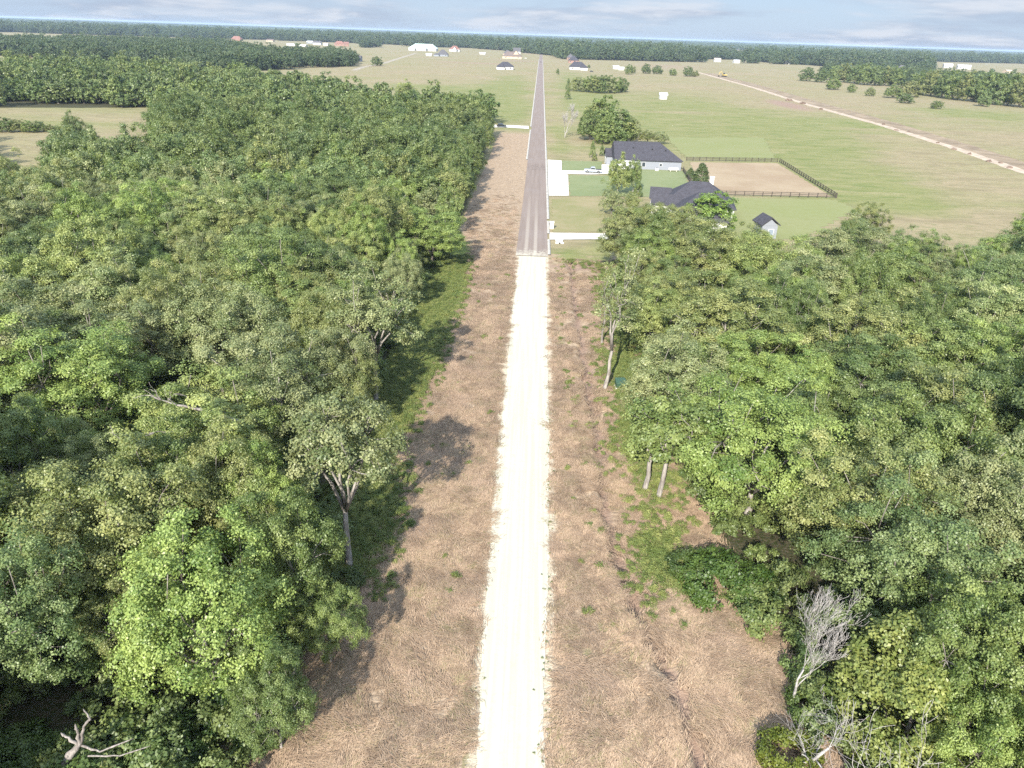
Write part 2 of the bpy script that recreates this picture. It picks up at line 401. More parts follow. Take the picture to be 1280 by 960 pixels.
far_ = np.hypot(px_, py_)
z = np.where(py_ > 152, z*0 - .03*onroad, z)
wood_l = sdf(GP, LWOOD); wood_r = sdf(GP, RWOOD)
hole = np.maximum(sdf(GP, HOLE1), sdf(GP, HOLE2))
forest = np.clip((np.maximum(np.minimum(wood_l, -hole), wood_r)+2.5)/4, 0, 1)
verge = ((py_ < 345) & (px_ > -17) & (px_ < -3)) | ((py_ < 142) & (px_ > 2) & (px_ < 40))
lodged = np.clip(np.where(verge, 1., 0.)*np.clip((350-py_)/30, 0, 1), 0, 1)
# the green strip along the left wood, grassy patches of the right verge
def blob(x, y, rx, ry, a=0.): 
    c, s = math.cos(a), math.sin(a); u = (px_-x)*c + (py_-y)*s; v = -(px_-x)*s + (py_-y)*c
    return np.exp(-((u/rx)**2 + (v/ry)**2))
def pblob(x, y, rx, ry):
    """a patch given by its middle and half-widths in the photograph"""
    c, e, f = at(x, y), at(x+rx, y), at(x, max(y-ry, 70)); return np.exp(-(((px_-c[0])/abs(e[0]-c[0]+.01))**2 + ((py_-c[1])/abs(f[1]-c[1]))**2))
lush = np.zeros(len(GP))
for (y0, y1, w) in ((43, 62, 5.2), (56, 72, 2.6), (66, 86, 3.2), (80, 104, 4.2), (98, 128, 4.6), (118, 150, 3.4)):
    ym, yh = (y0+y1)/2, (y1-y0)/2
    lush = np.maximum(lush, np.clip(1.25*np.exp(-((py_-ym)/yh)**4)*np.clip(1-(px_+14.5)/w, 0, 1), 0, 1)*(px_ > -21))
for g in ((805, 545, 26, 55, .8), (785, 470, 22, 40, .75), (830, 690, 28, 40, .7), (775, 410, 14, 40, .7), (850, 730, 40, 18, .5), (940, 900, 14, 50, .4)): lush = np.maximum(lush, pblob(*g[:4])*g[4])
green = np.zeros(len(GP))
for g in ((800, 560, 32, 60, .9), (790, 480, 25, 40, .8), (820, 700, 25, 40, .6), (745, 800, 40, 70, .35), (700, 450, 12, 90, .4), (760, 900, 30, 60, .3), (765, 360, 16, 60, .8), (715, 323, 26, 9, .9),
          (560, 112, 90, 9, .75), (630, 110, 30, 18, .9), (560, 90, 110, 5, -.5), (640, 140, 25, 12, .8), (720, 110, 25, 20, .8), (740, 130, 30, 10, .6), (860, 130, 70, 14, .6), (1010, 190, 80, 30, .75), (900, 175, 60, 16, .9), (940, 215, 40, 20, .3), (980, 160, 60, 16, .8), (1080, 240, 80, 22, .95), (1110, 160, 40, 8, .5),
          (1230, 145, 60, 8, .8), (820, 150, 40, 14, .8), (700, 175, 12, 20, .6), (1040, 150, 60, 10, .6), (1180, 205, 60, 14, -.5), (1140, 290, 60, 20, -.7), (1240, 270, 60, 26, -.5), (1240, 190, 60, 12, -.5), (900, 115, 60, 9, -.3), (900, 88, 60, 4, -.9), (760, 78, 50, 3, -.4), (1000, 115, 40, 6, -.7), (480, 92, 80, 3, -.6), (610, 80, 40, 3, -.5), (60, 150, 80, 8, .35), (90, 44, 60, 3, .8), (720, 250, 28, 25, .3)):
    green = green + pblob(*g[:4])*g[4]
dirt = np.clip(dep*1.5, 0, 1)*.9
for g in ((720, 333, 40, 5, .9), (985, 131, 20, 7, .9), (870, 420, 25, 12, .6), (150, 70, 14, 5, .9), (820, 405, 18, 14, .7), (690, 210, 60, 60, 0), (640, 76, 60, 2.5, .5), (600, 79, 120, 2, .5), (840, 83, 100, 4, .45), (790, 175, 20, 8, .5)):
    dirt = np.maximum(dirt, pblob(*g[:4])*g[4])
spill = np.clip(1-(np.maximum(rl-px_, px_-rr_)+.25)/1.15, 0, 1)*(py_ < GY+1)
ii = np.arange(len(GP)).reshape(GX.shape); Q = np.stack([ii[:-1, :-1], ii[:-1, 1:], ii[1:, 1:], ii[1:, :-1]], -1).reshape(-1, 4)
gm, nt, out = mat('ground')
geo = nt.nodes.new('ShaderNodeNewGeometry'); pos = geo.outputs['Position']
def warped(scale, amt, stretch):
    w = noise(nt, pos, scale, 2); sub = nd(nt, 'ShaderNodeVectorMath', operation='SUBTRACT'); nt.links.new(w.outputs[1], sub.inputs[0]); sub.inputs[1].default_value = (.5, .5, .5)
    sc = nd(nt, 'ShaderNodeVectorMath', operation='SCALE'); nt.links.new(sub.outputs[0], sc.inputs[0]); sc.inputs['Scale'].default_value = amt
    ad = nd(nt, 'ShaderNodeVectorMath', operation='ADD'); nt.links.new(pos, ad.inputs[0]); nt.links.new(sc.outputs[0], ad.inputs[1])
    mp = nd(nt, 'ShaderNodeMapping', ins={'Scale': stretch}); nt.links.new(ad.outputs[0], mp.inputs[0]); return mp.outputs[0]
streak = noise(nt, warped(.35, 3.4, (1.0, 4.2, 1)), 1.0, 5, .65)
fine = noise(nt, pos, 3.0, 4, .6); big = noise(nt, pos, .045, 4, .6); mid = noise(nt, pos, .35, 4, .65)
far1 = noise(nt, warped(.02, 22, (.35, 1.2, 1)), .022, 6, .62); far2 = noise(nt, pos, .012, 5, .6)
rows = noise(nt, warped(.01, 10, (.12, 1.6, 1)), .2, 4, .6)
A = lambda n: attr(nt, n).outputs['Fac']
gr = math_(nt, 'ADD', A('green'), math_(nt, 'MULTIPLY_ADD', far1.outputs[0], 2.6, -1.12))
fld = mixc(nt, sstep(nt, far2.outputs[0], .35, .65), (.25, .222, .115), (.285, .228, .14))
fld = mixc(nt, sstep(nt, gr, .1, 1.0), fld, (.205, .203, .083))
fld = mixc(nt, math_(nt, 'MULTIPLY', sstep(nt, rows.outputs[0], .45, .75), .45), fld, (.33, .265, .165))
fld = mixc(nt, math_(nt, 'MULTIPLY', sstep(nt, mid.outputs[0], .52, .75), .45), fld, (.15, .15, .06))
pat2 = noise(nt, warped(.12, 5, (.45, 1.5, 1)), .5, 5, .75); fld = mixc(nt, math_(nt, 'MULTIPLY', sstep(nt, pat2.outputs[0], .5, .64), .6), fld, (.145, .155, .06)); pat = noise(nt, warped(.05, 8, (.5, 1.3, 1)), .13, 6, .72); fld = mixc(nt, math_(nt, 'MULTIPLY', sstep(nt, pat.outputs[0], .42, .68), .85), fld, mixc(nt, sstep(nt, gr, .1, 1.), (.20, .165, .095), (.125, .155, .045)))
lod = mixc(nt, sstep(nt, streak.outputs[0], .36, .66), (.22, .16, .106), (.43, .326, .222))
lod = mixc(nt, math_(nt, 'MULTIPLY', sstep(nt, fine.outputs[0], .35, .75), .3), lod, (.24, .17, .12))
gl = math_(nt, 'ADD', A('green'), math_(nt, 'MULTIPLY_ADD', mid.outputs[0], 1.3, -.78))
lod = mixc(nt, math_(nt, 'MULTIPLY', sstep(nt, gl, .05, .6), .85), lod, (.17, .19, .065))
c = mixc(nt, sstep(nt, math_(nt, 'MULTIPLY_ADD', mid.outputs[0], .5, A('lodged')), .45, .95), fld, lod)
lu = math_(nt, 'ADD', A('lush'), math_(nt, 'MULTIPLY_ADD', fine.outputs[0], .7, -.35))
c = mixc(nt, sstep(nt, lu, .25, .6), c, mixc(nt, fine.outputs[0], (.085, .115, .028), (.19, .215, .065)))
di = math_(nt, 'ADD', A('dirt'), math_(nt, 'MULTIPLY_ADD', fine.outputs[0], .5, -.25))
c = mixc(nt, sstep(nt, di, .25, .75), c, mixc(nt, mid.outputs[0], (.19, .13, .095), (.33, .235, .175)))
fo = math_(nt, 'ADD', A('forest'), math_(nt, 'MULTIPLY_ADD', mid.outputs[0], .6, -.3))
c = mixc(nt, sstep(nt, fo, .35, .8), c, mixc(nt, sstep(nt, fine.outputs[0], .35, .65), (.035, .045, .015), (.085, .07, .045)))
stone = noise(nt, pos, 9.0, 4, .75)
sp = math_(nt, 'ADD', A('spill'), math_(nt, 'MULTIPLY_ADD', stone.outputs[0], 1.7, -.85))
c = mixc(nt, sstep(nt, sp, .56, .80), c, (.46, .39, .285))
bh = math_(nt, 'ADD', math_(nt, 'MULTIPLY', streak.outputs[0], 1.2), fine.outputs[0])
bp = nd(nt, 'ShaderNodeBump', ins={'Strength': .55, 'Distance': .22}); nt.links.new(bh, bp.inputs['Height'])
princ(nt, out, c, .95, .1, bump=bp.outputs[0])
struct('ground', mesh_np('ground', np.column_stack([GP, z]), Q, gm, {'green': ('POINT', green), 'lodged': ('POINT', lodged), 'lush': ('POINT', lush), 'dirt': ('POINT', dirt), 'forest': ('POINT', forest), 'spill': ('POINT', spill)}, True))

# ------------------------------------------------------------------ roads and paved ground
def ribbon(name, L, Rr, m, zc=.0, crown=0., nseg=6, struct_=True, rag=0., step=None, seed=3):
    """strip between two outlines of equal y range"""
    y0, y1 = min(p[1] for p in L), max(p[1] for p in L); ys = np.arange(y0, y1+(step or 1), step or 1.); ys[-1] = y1
    xl, xr = lerp_edge(L, ys), lerp_edge(Rr, ys)
    xl = xl - (vnoise(ys, ys*0+1, .45, seed)-.5)*rag*.5 - (vnoise(ys, ys*0+1, 6, seed+4)-.5)*rag*.6; xr = xr + (vnoise(ys, ys*0+9, .45, seed+1)-.5)*rag*.5 + (vnoise(ys, ys*0+9, 6, seed+3)-.5)*rag*.6
    t = np.linspace(0, 1, nseg+1); X = xl[:, None]*(1-t) + xr[:, None]*t; Z = zc + crown*(1-(2*t-1)**2)
    V = np.stack([X, np.repeat(ys[:, None], nseg+1, 1), np.repeat(Z[None], len(ys), 0)], -1).reshape(-1, 3)
    i = np.arange(len(V)).reshape(len(ys), nseg+1); Q = np.stack([i[:-1, :-1], i[:-1, 1:], i[1:, 1:], i[1:, :-1]], -1).reshape(-1, 4)
    return struct(name, mesh_np(name, V, Q, m, None, True))
def sheet(name, outline, m, zc=.012, rag=0., sub=1.0, seed=1):
    pts = []; n = len(outline); r = np.random.default_rng(seed)
    for i in range(n):
        a, b = np.array(outline[i][:2]), np.array(outline[(i+1) % n][:2]); k = max(1, int(np.linalg.norm(b-a)/sub))
        nrm = np.array([-(b-a)[1], (b-a)[0]])/(np.linalg.norm(b-a)+1e-9)
        for j in range(k): pts.append(a+(b-a)*j/k + nrm*(r.uniform(-rag, rag) if j else 0))
    bm = bmesh.new(); f = bm.faces.new([bm.verts.new((p[0], p[1], zc)) for p in pts]); bm.normal_update()
    if f.normal.z < 0: f.normal_flip()
    bmesh.ops.triangulate(bm, faces=bm.faces); me = bpy.data.meshes.new(name); bm.to_mesh(me); bm.free(); me.materials.append(m)
    return struct(name, me)
# pale crushed-rock road
gv, nt, out = mat('crushed_rock')
g = nt.nodes.new('ShaderNodeNewGeometry'); sx = nd(nt, 'ShaderNodeSeparateXYZ'); nt.links.new(g.outputs['Position'], sx.inputs[0])
mp = nd(nt, 'ShaderNodeMapping', ins={'Scale': (2.2, .05, 1)}); nt.links.new(g.outputs['Position'], mp.inputs[0])
ruts = noise(nt, mp.outputs[0], 1.2, 4, .6); n2 = noise(nt, g.outputs['Position'], 2.5, 5, .7); n3 = noise(nt, g.outputs['Position'], .25, 3)
c = mixc(nt, sstep(nt, ruts.outputs[0], .35, .7), (.42, .395, .305), (.49, .465, .375))
c = mixc(nt, math_(nt, 'MULTIPLY', sstep(nt, n2.outputs[0], .5, .75), .35), c, (.34, .30, .22))
c = mixc(nt, math_(nt, 'MULTIPLY', sstep(nt, n3.outputs[0], .5, .8), .3), c, (.50, .47, .38))
bp = nd(nt, 'ShaderNodeBump', ins={'Strength': .3, 'Distance': .05}); nt.links.new(n2.outputs[0], bp.inputs['Height'])
princ(nt, out, c, .95, .1, bump=bp.outputs[0])
ribbon('gravel_road', [(x+.38, y) for x, y in ROADL], [(x-.42, y) for x, y in ROADR], gv, .0, .07, 10, rag=.32, step=.15)
# asphalt with pale dusty wheel tracks near the gravel
am, nt, out = mat('asphalt')
g = nt.nodes.new('ShaderNodeNewGeometry'); sx = nd(nt, 'ShaderNodeSeparateXYZ'); nt.links.new(g.outputs['Position'], sx.inputs[0])
mp = nd(nt, 'ShaderNodeMapping', ins={'Scale': (1.4, .035, 1)}); nt.links.new(g.outputs['Position'], mp.inputs[0])
n1 = noise(nt, mp.outputs[0], 1.0, 5, .65); n2 = noise(nt, g.outputs['Position'], 1.3, 5, .7); n3 = noise(nt, g.outputs['Position'], .06, 3)
c = mixc(nt, sstep(nt, n1.outputs[0], .3, .7), (.20, .153, .122), (.245, .192, .156))
c = mixc(nt, math_(nt, 'MULTIPLY', n2.outputs[0], .3), c, (.12, .10, .095))
c = mixc(nt, math_(nt, 'MULTIPLY', sstep(nt, n3.outputs[0], .5, .7), .35), c, (.23, .195, .175))
def track(x0, w):
    d = math_(nt, 'ABSOLUTE', math_(nt, 'SUBTRACT', sx.outputs[0], x0)); return sstep(nt, d, w, w*.3)
tk = math_(nt, 'MAXIMUM', track(-1.35, .55), track(.55, .55))
fade = math_(nt, 'MULTIPLY', sstep(nt, sx.outputs[1], 215, 140), math_(nt, 'MULTIPLY_ADD', n2.outputs[0], .8, .25))
c = mixc(nt, math_(nt, 'MULTIPLY', math_(nt, 'MULTIPLY', tk, fade), .75), c, (.42, .37, .30))
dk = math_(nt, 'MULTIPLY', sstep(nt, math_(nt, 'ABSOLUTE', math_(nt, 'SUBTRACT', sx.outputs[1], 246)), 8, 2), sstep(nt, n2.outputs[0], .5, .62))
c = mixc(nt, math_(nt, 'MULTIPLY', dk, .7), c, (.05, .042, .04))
dust = math_(nt, 'ADD', sstep(nt, sx.outputs[1], 150, 139), math_(nt, 'MULTIPLY_ADD', n2.outputs[0], 2.6, -1.75)); c = mixc(nt, sstep(nt, dust, .0, .7), c, (.42, .38, .30))
princ(nt, out, c, .85, .25)
AL = [(-3.35, GY-.6), (-3.1, 200), (-3.1, 262), (-3.1, 1750)]; AR = [(3.15, GY-.6), (3.1, 200), (3.1, 262), (3.1, 1750)]
ribbon('asphalt_road', AL, AR, am, .03, .05, 6, step=5)
CONC = plain('concrete', (.60, .57, .50), .85, .2, var=.10, scale=.8)
CONC2 = plain('kerb_concrete', (.40, .37, .32), .85, .2, var=.2, scale=.6)
def kerb(name, x0, x1, y0, y1, rag=0.):
    ys = np.arange(y0, y1+.1, 4.); k = len(ys); r = np.random.default_rng(int(abs(x0*100)))
    a = x0 + r.uniform(-rag, rag, k); b = x1 + r.uniform(-rag, rag, k)
    prof = [(a, .0), (a, .13), (b, .13), (b, .0)]
    V = np.stack([np.stack([X, ys, np.full(k, Z)], -1) for X, Z in prof], 1).reshape(-1, 3); i = np.arange(k*4).reshape(k, 4)
    Q = np.concatenate([np.stack([i[:-1, j], i[1:, j], i[1:, j+1], i[:-1, j+1]], -1) for j in range(3)])
    return struct(name, mesh_np(name, V, Q, CONC2))
kerb('kerb', 3.12, 3.75, 172, 1400); kerb('kerb', 3.12, 3.7, 141, 154); kerb('kerb', -3.75, -3.12, 262, 353); kerb('kerb', -3.8, -3.12, 362, 1400)
kerb('kerb', 3.12, 3.7, 158, 171)
# concrete pad, drives
sheet('concrete_pad', gpoly([(684.5, 200), (702, 201), (702, 216), (710, 219), (711, 245), (686, 245)]), CONC, .115)
sheet('driveway', gpoly([(702.5, 213.3), (752, 214), (752, 206), (764, 205), (768, 217), (740, 218.3), (702.5, 217.5)]), CONC, .11)
sheet('driveway', gpoly([(687, 291.5), (758, 292.5), (800, 293), (800, 299.5), (758, 299.5), (704, 300), (703, 303.5), (695, 303.5), (694, 300), (687, 300)]), CONC, .13)
sheet('driveway', gpoly([(661, 157.8), (640, 156.8), (615, 156), (615, 159.4), (640, 159.8), (661, 161.5)]), CONC, .115)
# lawns, the paddock, the pond, the earth tracks
def grass_mat(name, a, b, d, s=.5):
    m, nt, out = mat(name); g = nt.nodes.new('ShaderNodeNewGeometry')
    n = noise(nt, g.outputs['Position'], s, 5, .7); n2 = noise(nt, g.outputs['Position'], .06, 4, .6)
    mp = nd(nt, 'ShaderNodeMapping', ins={'Scale': (.15, 1.2, 1)}); nt.links.new(g.outputs['Position'], mp.inputs[0]); n3 = noise(nt, mp.outputs[0], .5, 4, .6)
    c = mixc(nt, sstep(nt, n2.outputs[0], .35, .65), a, b); c = mixc(nt, math_(nt, 'MULTIPLY', sstep(nt, n.outputs[0], .4, .75), .5), c, d)
    c = mixc(nt, math_(nt, 'MULTIPLY', sstep(nt, n3.outputs[0], .45, .7), .35), c, d)
    princ(nt, out, c, .95, .1); return m
LAWN = grass_mat('lawn_grass', (.168, .195, .092), (.198, .215, .108), (.14, .17, .075))
LAWN2 = grass_mat('pale_lawn', (.20, .212, .088), (.215, .218, .10), (.175, .185, .072))
PADD = grass_mat('dry_paddock', (.33, .255, .17), (.28, .205, .135), (.23, .18, .10), .8)
sheet('lawn', gpoly([(702.5, 201), (753, 202), (753, 213), (702.5, 213)]), LAWN, .05, .45)
sheet('lawn', gpoly([(711, 219), (768, 220), (772, 210), (856, 214), (862, 236), (880, 244), (815, 246), (712, 245)]), LAWN, .05, .5)
sheet('lawn', gpoly([(832, 172), (955, 172), (970, 199), (858, 197)]), LAWN2, .04, .9)
sheet('lawn', gpoly([(880, 246), (1044, 250), (1070, 262), (1000, 300), (900, 300)]), LAWN2, .04, .9)
sheet('lawn', gpoly([(713, 247), (748, 248), (752, 290), (690, 290), (690, 250)]), grass_mat('rough_lawn', (.20, .19, .09), (.27, .22, .13), (.17, .18, .06), .8), .045, .3)
sheet('paddock', gpoly([(862, 203), (971, 204), (1040, 246), (884, 242)]), PADD, .035, .4)
wm, nt, out = mat('pond_water'); princ(nt, out, (.09, .10, .105), .12, .5)
sheet('pond', gpoly([(545, 127), (560, 124), (588, 124), (592, 128), (575, 131), (550, 131)]), wm, .02, .3)
TRK = plain('earth_track', (.40, .32, .24), .95, .1, var=.22, scale=.3)
TRK2 = plain('farm_track', (.30, .26, .20), .95, .1, var=.2, scale=.3)
def track_strip(name, px, w, m, zc, seed):
    P = [np.array(at(x, y)[:2]) for x, y in px]; Lp, Rp = [], []; r = np.random.default_rng(seed); dense = []
    for a, b in zip(P[:-1], P[1:]):
        k = max(2, int(np.linalg.norm(b-a)/4))
        dense += [a+(b-a)*j/k for j in range(k)]
    dense.append(P[-1])
    for i, p in enumerate(dense):
        d = dense[min(i+1, len(dense)-1)]-dense[max(i-1, 0)]; n = np.array([-d[1], d[0]])/np.linalg.norm(d)
        Lp.append(p+n*(w/2+r.uniform(-.5, .5))); Rp.append(p-n*(w/2+r.uniform(-.5, .5)))
    V = np.array([[*q, zc] for q in Lp+Rp]); k = len(dense); i = np.arange(k-1)
    return struct(name, mesh_np(name, V, np.stack([i, i+k, i+k+1, i+1], -1), m))
track_strip('earth_track', [(1330, 228), (1280, 215), (1190, 184), (1100, 156), (1010, 131), (940, 109), (880, 92.5), (868, 89)], 5.2, TRK, .03, 4)
track_strip('farm_track', [(442, 88), (455, 83.5), (480, 79), (505, 71), (520, 66.5)], 7, TRK2, .03, 5)
# brown verge on both sides of the earth track
VER = plain('disturbed_earth', (.24, .185, .125), .95, .1, var=.25, scale=.12)
track_strip('track_verge', [(1335, 224), (1285, 211), (1194, 181), (1104, 153), (1014, 128), (944, 107), (884, 91.5)], 15, VER, .018, 6)

# ------------------------------------------------------------------ light, sky, air
SUN_AZ, SUN_EL = R(194), R(32)
sd = Vector((math.sin(SUN_AZ)*math.cos(SUN_EL), math.cos(SUN_AZ)*math.cos(SUN_EL), math.sin(SUN_EL)))
sun = bpy.data.lights.new('sun', 'SUN'); sun.energy = 4.0; sun.angle = R(.53); sun.color = (1., .95, .87)
so = bpy.data.objects.new('sun', sun); C.objects.link(so); so.rotation_euler = (-sd).to_track_quat('-Z', 'Y').to_euler()
W = bpy.data.worlds.new('World'); S.world = W; W.use_nodes = True; nt = W.node_tree; nt.nodes.clear()
wo = nt.nodes.new('ShaderNodeOutputWorld'); bg = nt.nodes.new('ShaderNodeBackground')
sky = nd(nt, 'ShaderNodeTexSky', sky_type='NISHITA', sun_disc=False, sun_elevation=SUN_EL, sun_rotation=SUN_AZ, altitude=200, air_density=1.0, dust_density=.6, ozone_density=1.4)
tc = nt.nodes.new('ShaderNodeTexCoord'); sx = nd(nt, 'ShaderNodeSeparateXYZ'); nt.links.new(tc.outputs['Generated'], sx.inputs[0])
zz = math_(nt, 'ADD', math_(nt, 'MAXIMUM', sx.outputs[2], 0.), .12)
cv = nd(nt, 'ShaderNodeCombineXYZ'); nt.links.new(math_(nt, 'DIVIDE', sx.outputs[0], zz), cv.inputs[0]); nt.links.new(math_(nt, 'DIVIDE', sx.outputs[1], zz), cv.inputs[1])
cl = noise(nt, cv.outputs[0], .42, 6, .58, .4); cl2 = noise(nt, cv.outputs[0], .9, 6, .6, .2)
cover = sstep(nt, math_(nt, 'ADD', math_(nt, 'MULTIPLY', cl.outputs[0], .75), math_(nt, 'MULTIPLY', cl2.outputs[0], .25)), .44, .60)
ccol = mixc(nt, sstep(nt, cl2.outputs[0], .42, .62), (3.3, 3.9, 5.0), (5.6, 5.9, 6.5))
blue = mixc(nt, .8, sky.outputs[0], (3.3, 4.5, 6.4)); skyc = mixc(nt, math_(nt, 'MULTIPLY', cover, .85), blue, ccol)
bg.inputs[1].default_value = .058
boost = nt.nodes.new('ShaderNodeMapRange'); boost.inputs[1].default_value = .15; boost.inputs[2].default_value = .55; boost.inputs[3].default_value = .92; boost.inputs[4].default_value = 2.0; nt.links.new(sx.outputs[2], boost.inputs[0])  # unseen upper sky made brighter than the visible band, as added fill light
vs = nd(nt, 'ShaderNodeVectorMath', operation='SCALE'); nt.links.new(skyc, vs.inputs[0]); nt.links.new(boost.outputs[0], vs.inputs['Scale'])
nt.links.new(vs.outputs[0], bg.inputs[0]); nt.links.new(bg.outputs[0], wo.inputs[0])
HAZE = 1
if HAZE:
    hm, nt, out = mat('haze'); pv = nd(nt, 'ShaderNodeVolumePrincipled', ins={'Density': .00007, 'Anisotropy': .0}); pv.inputs['Color'].default_value = (.60, .76, .96, 1)
    nt.links.new(pv.outputs[0], out.inputs['Volume'])
    b = MB(); b.box(-16000, 16000, -400, 21800, -1.2, 46); tag(b.build('haze', hm), 'pale blue air over the far woods', None, None, 'stuff')
S.view_settings.view_transform = 'Standard'; S.view_settings.look = 'None'; S.view_settings.exposure = 1.36; S.view_settings.gamma = 1; S.view_settings.use_curve_mapping = False
cy = S.cycles; cy.max_bounces = 5; cy.diffuse_bounces = 2; cy.glossy_bounces = 2; cy.transmission_bounces = 3; cy.volume_bounces = 0; cy.transparent_max_bounces = 4
cy.use_denoising = False; cy.use_adaptive_sampling = True; cy.adaptive_threshold = .012; cy.sample_clamp_indirect = 6
# ------------------------------------------------------------------ tree kinds
NEAR, MID, FARK, FULL = [], [], [], []
for i in range(7):
    r_ = np.random.default_rng(100+i); h = r_.uniform(11.5, 13.5); rad = r_.uniform(4.6, 5.6)
    NEAR.append((h, rad, tree_meshes('oak', 200+i, h, rad, base=r_.uniform(.22, .32), n=int(r_.integers(84, 108)), mind=1.15, clump=r_.uniform(.9, 1.1), nsp=28, nlf=21, leaf=r_.uniform(.12, .15), tr=.24, sprig=r_.uniform(.28, .38), flat=r_.uniform(.82, 1.05), bark=BARKPALE if i % 2 else BARK, fill=.22, every=2)))
for i in range(5):
    r_ = np.random.default_rng(300+i); h = r_.uniform(10.5, 12.5); rad = r_.uniform(4.3, 5.2)
    MID.append((h, rad, tree_meshes('oak', 400+i, h, rad, base=r_.uniform(.16, .26), n=75, mind=1.2, clump=1.15, nsp=16, nlf=10, leaf=.26, tr=.26, sprig=.46, flat=1.05, bark=BARKPALE if i % 2 else BARK, every=3)))
for i in range(4):
    r_ = np.random.default_rng(500+i); h = r_.uniform(9.5, 11.5); rad = r_.uniform(4.2, 5.)
    FARK.append((h, rad, tree_meshes('oak', 600+i, h, rad, base=.06, n=46, mind=1.4, clump=1.35, nsp=9, nlf=7, leaf=.58, tr=.28, sprig=.5, nl=4, every=4, flat=1.)))
for i in range(4):
    r_ = np.random.default_rng(540+i); h = r_.uniform(9.5, 11.5); rad = r_.uniform(4.2, 5.)
    FULL.append((h, rad, tree_meshes('oak', 640+i, h, rad, base=.02, n=80, mind=1.15, clump=1.15, nsp=14, nlf=9, leaf=.34, tr=.26, sprig=.42, nl=4, every=4, flat=1.05)))
JUN = (7.5, 2.5, conifer_meshes(31, 7.5, 2.5)); JUN2 = (6.5, 2.6, conifer_meshes(32, 6.5, 2.6, n=60, leaf=.22))
TINT = {'olive': (.104, .126, .048), 'mid-green': (.078, .115, .036), 'grey-green': (.11, .135, .068), 'bright green': (.11, .165, .045), 'yellow-green': (.125, .162, .055), 'dark green': (.052, .085, .028), 'blue-green': (.08, .121, .05), 'pale green': (.14, .175, .082)}
TN = list(TINT)
used = {}
def place_tree(name, meshes, x, y, sc, rz, tint, label, group=None, cat='tree', hs=1.0):
    e = empty(name, (x, y, 0), rz, label, cat, group); e.scale = (sc, sc, sc*hs)
    t = link('trunk', meshes[0], e); c = link('crown', meshes[1], e)
    j = 1.6+rng.uniform(-.13, .13); q = TINT[tint] if isinstance(tint, str) else tint; q = tuple(a*.76+b*.24 for a, b in zip(q, (.112, .134, .056))); c.color = (q[0]*j*1.14, q[1]*j*1.06, q[2]*j*.95, 1.)
    return e
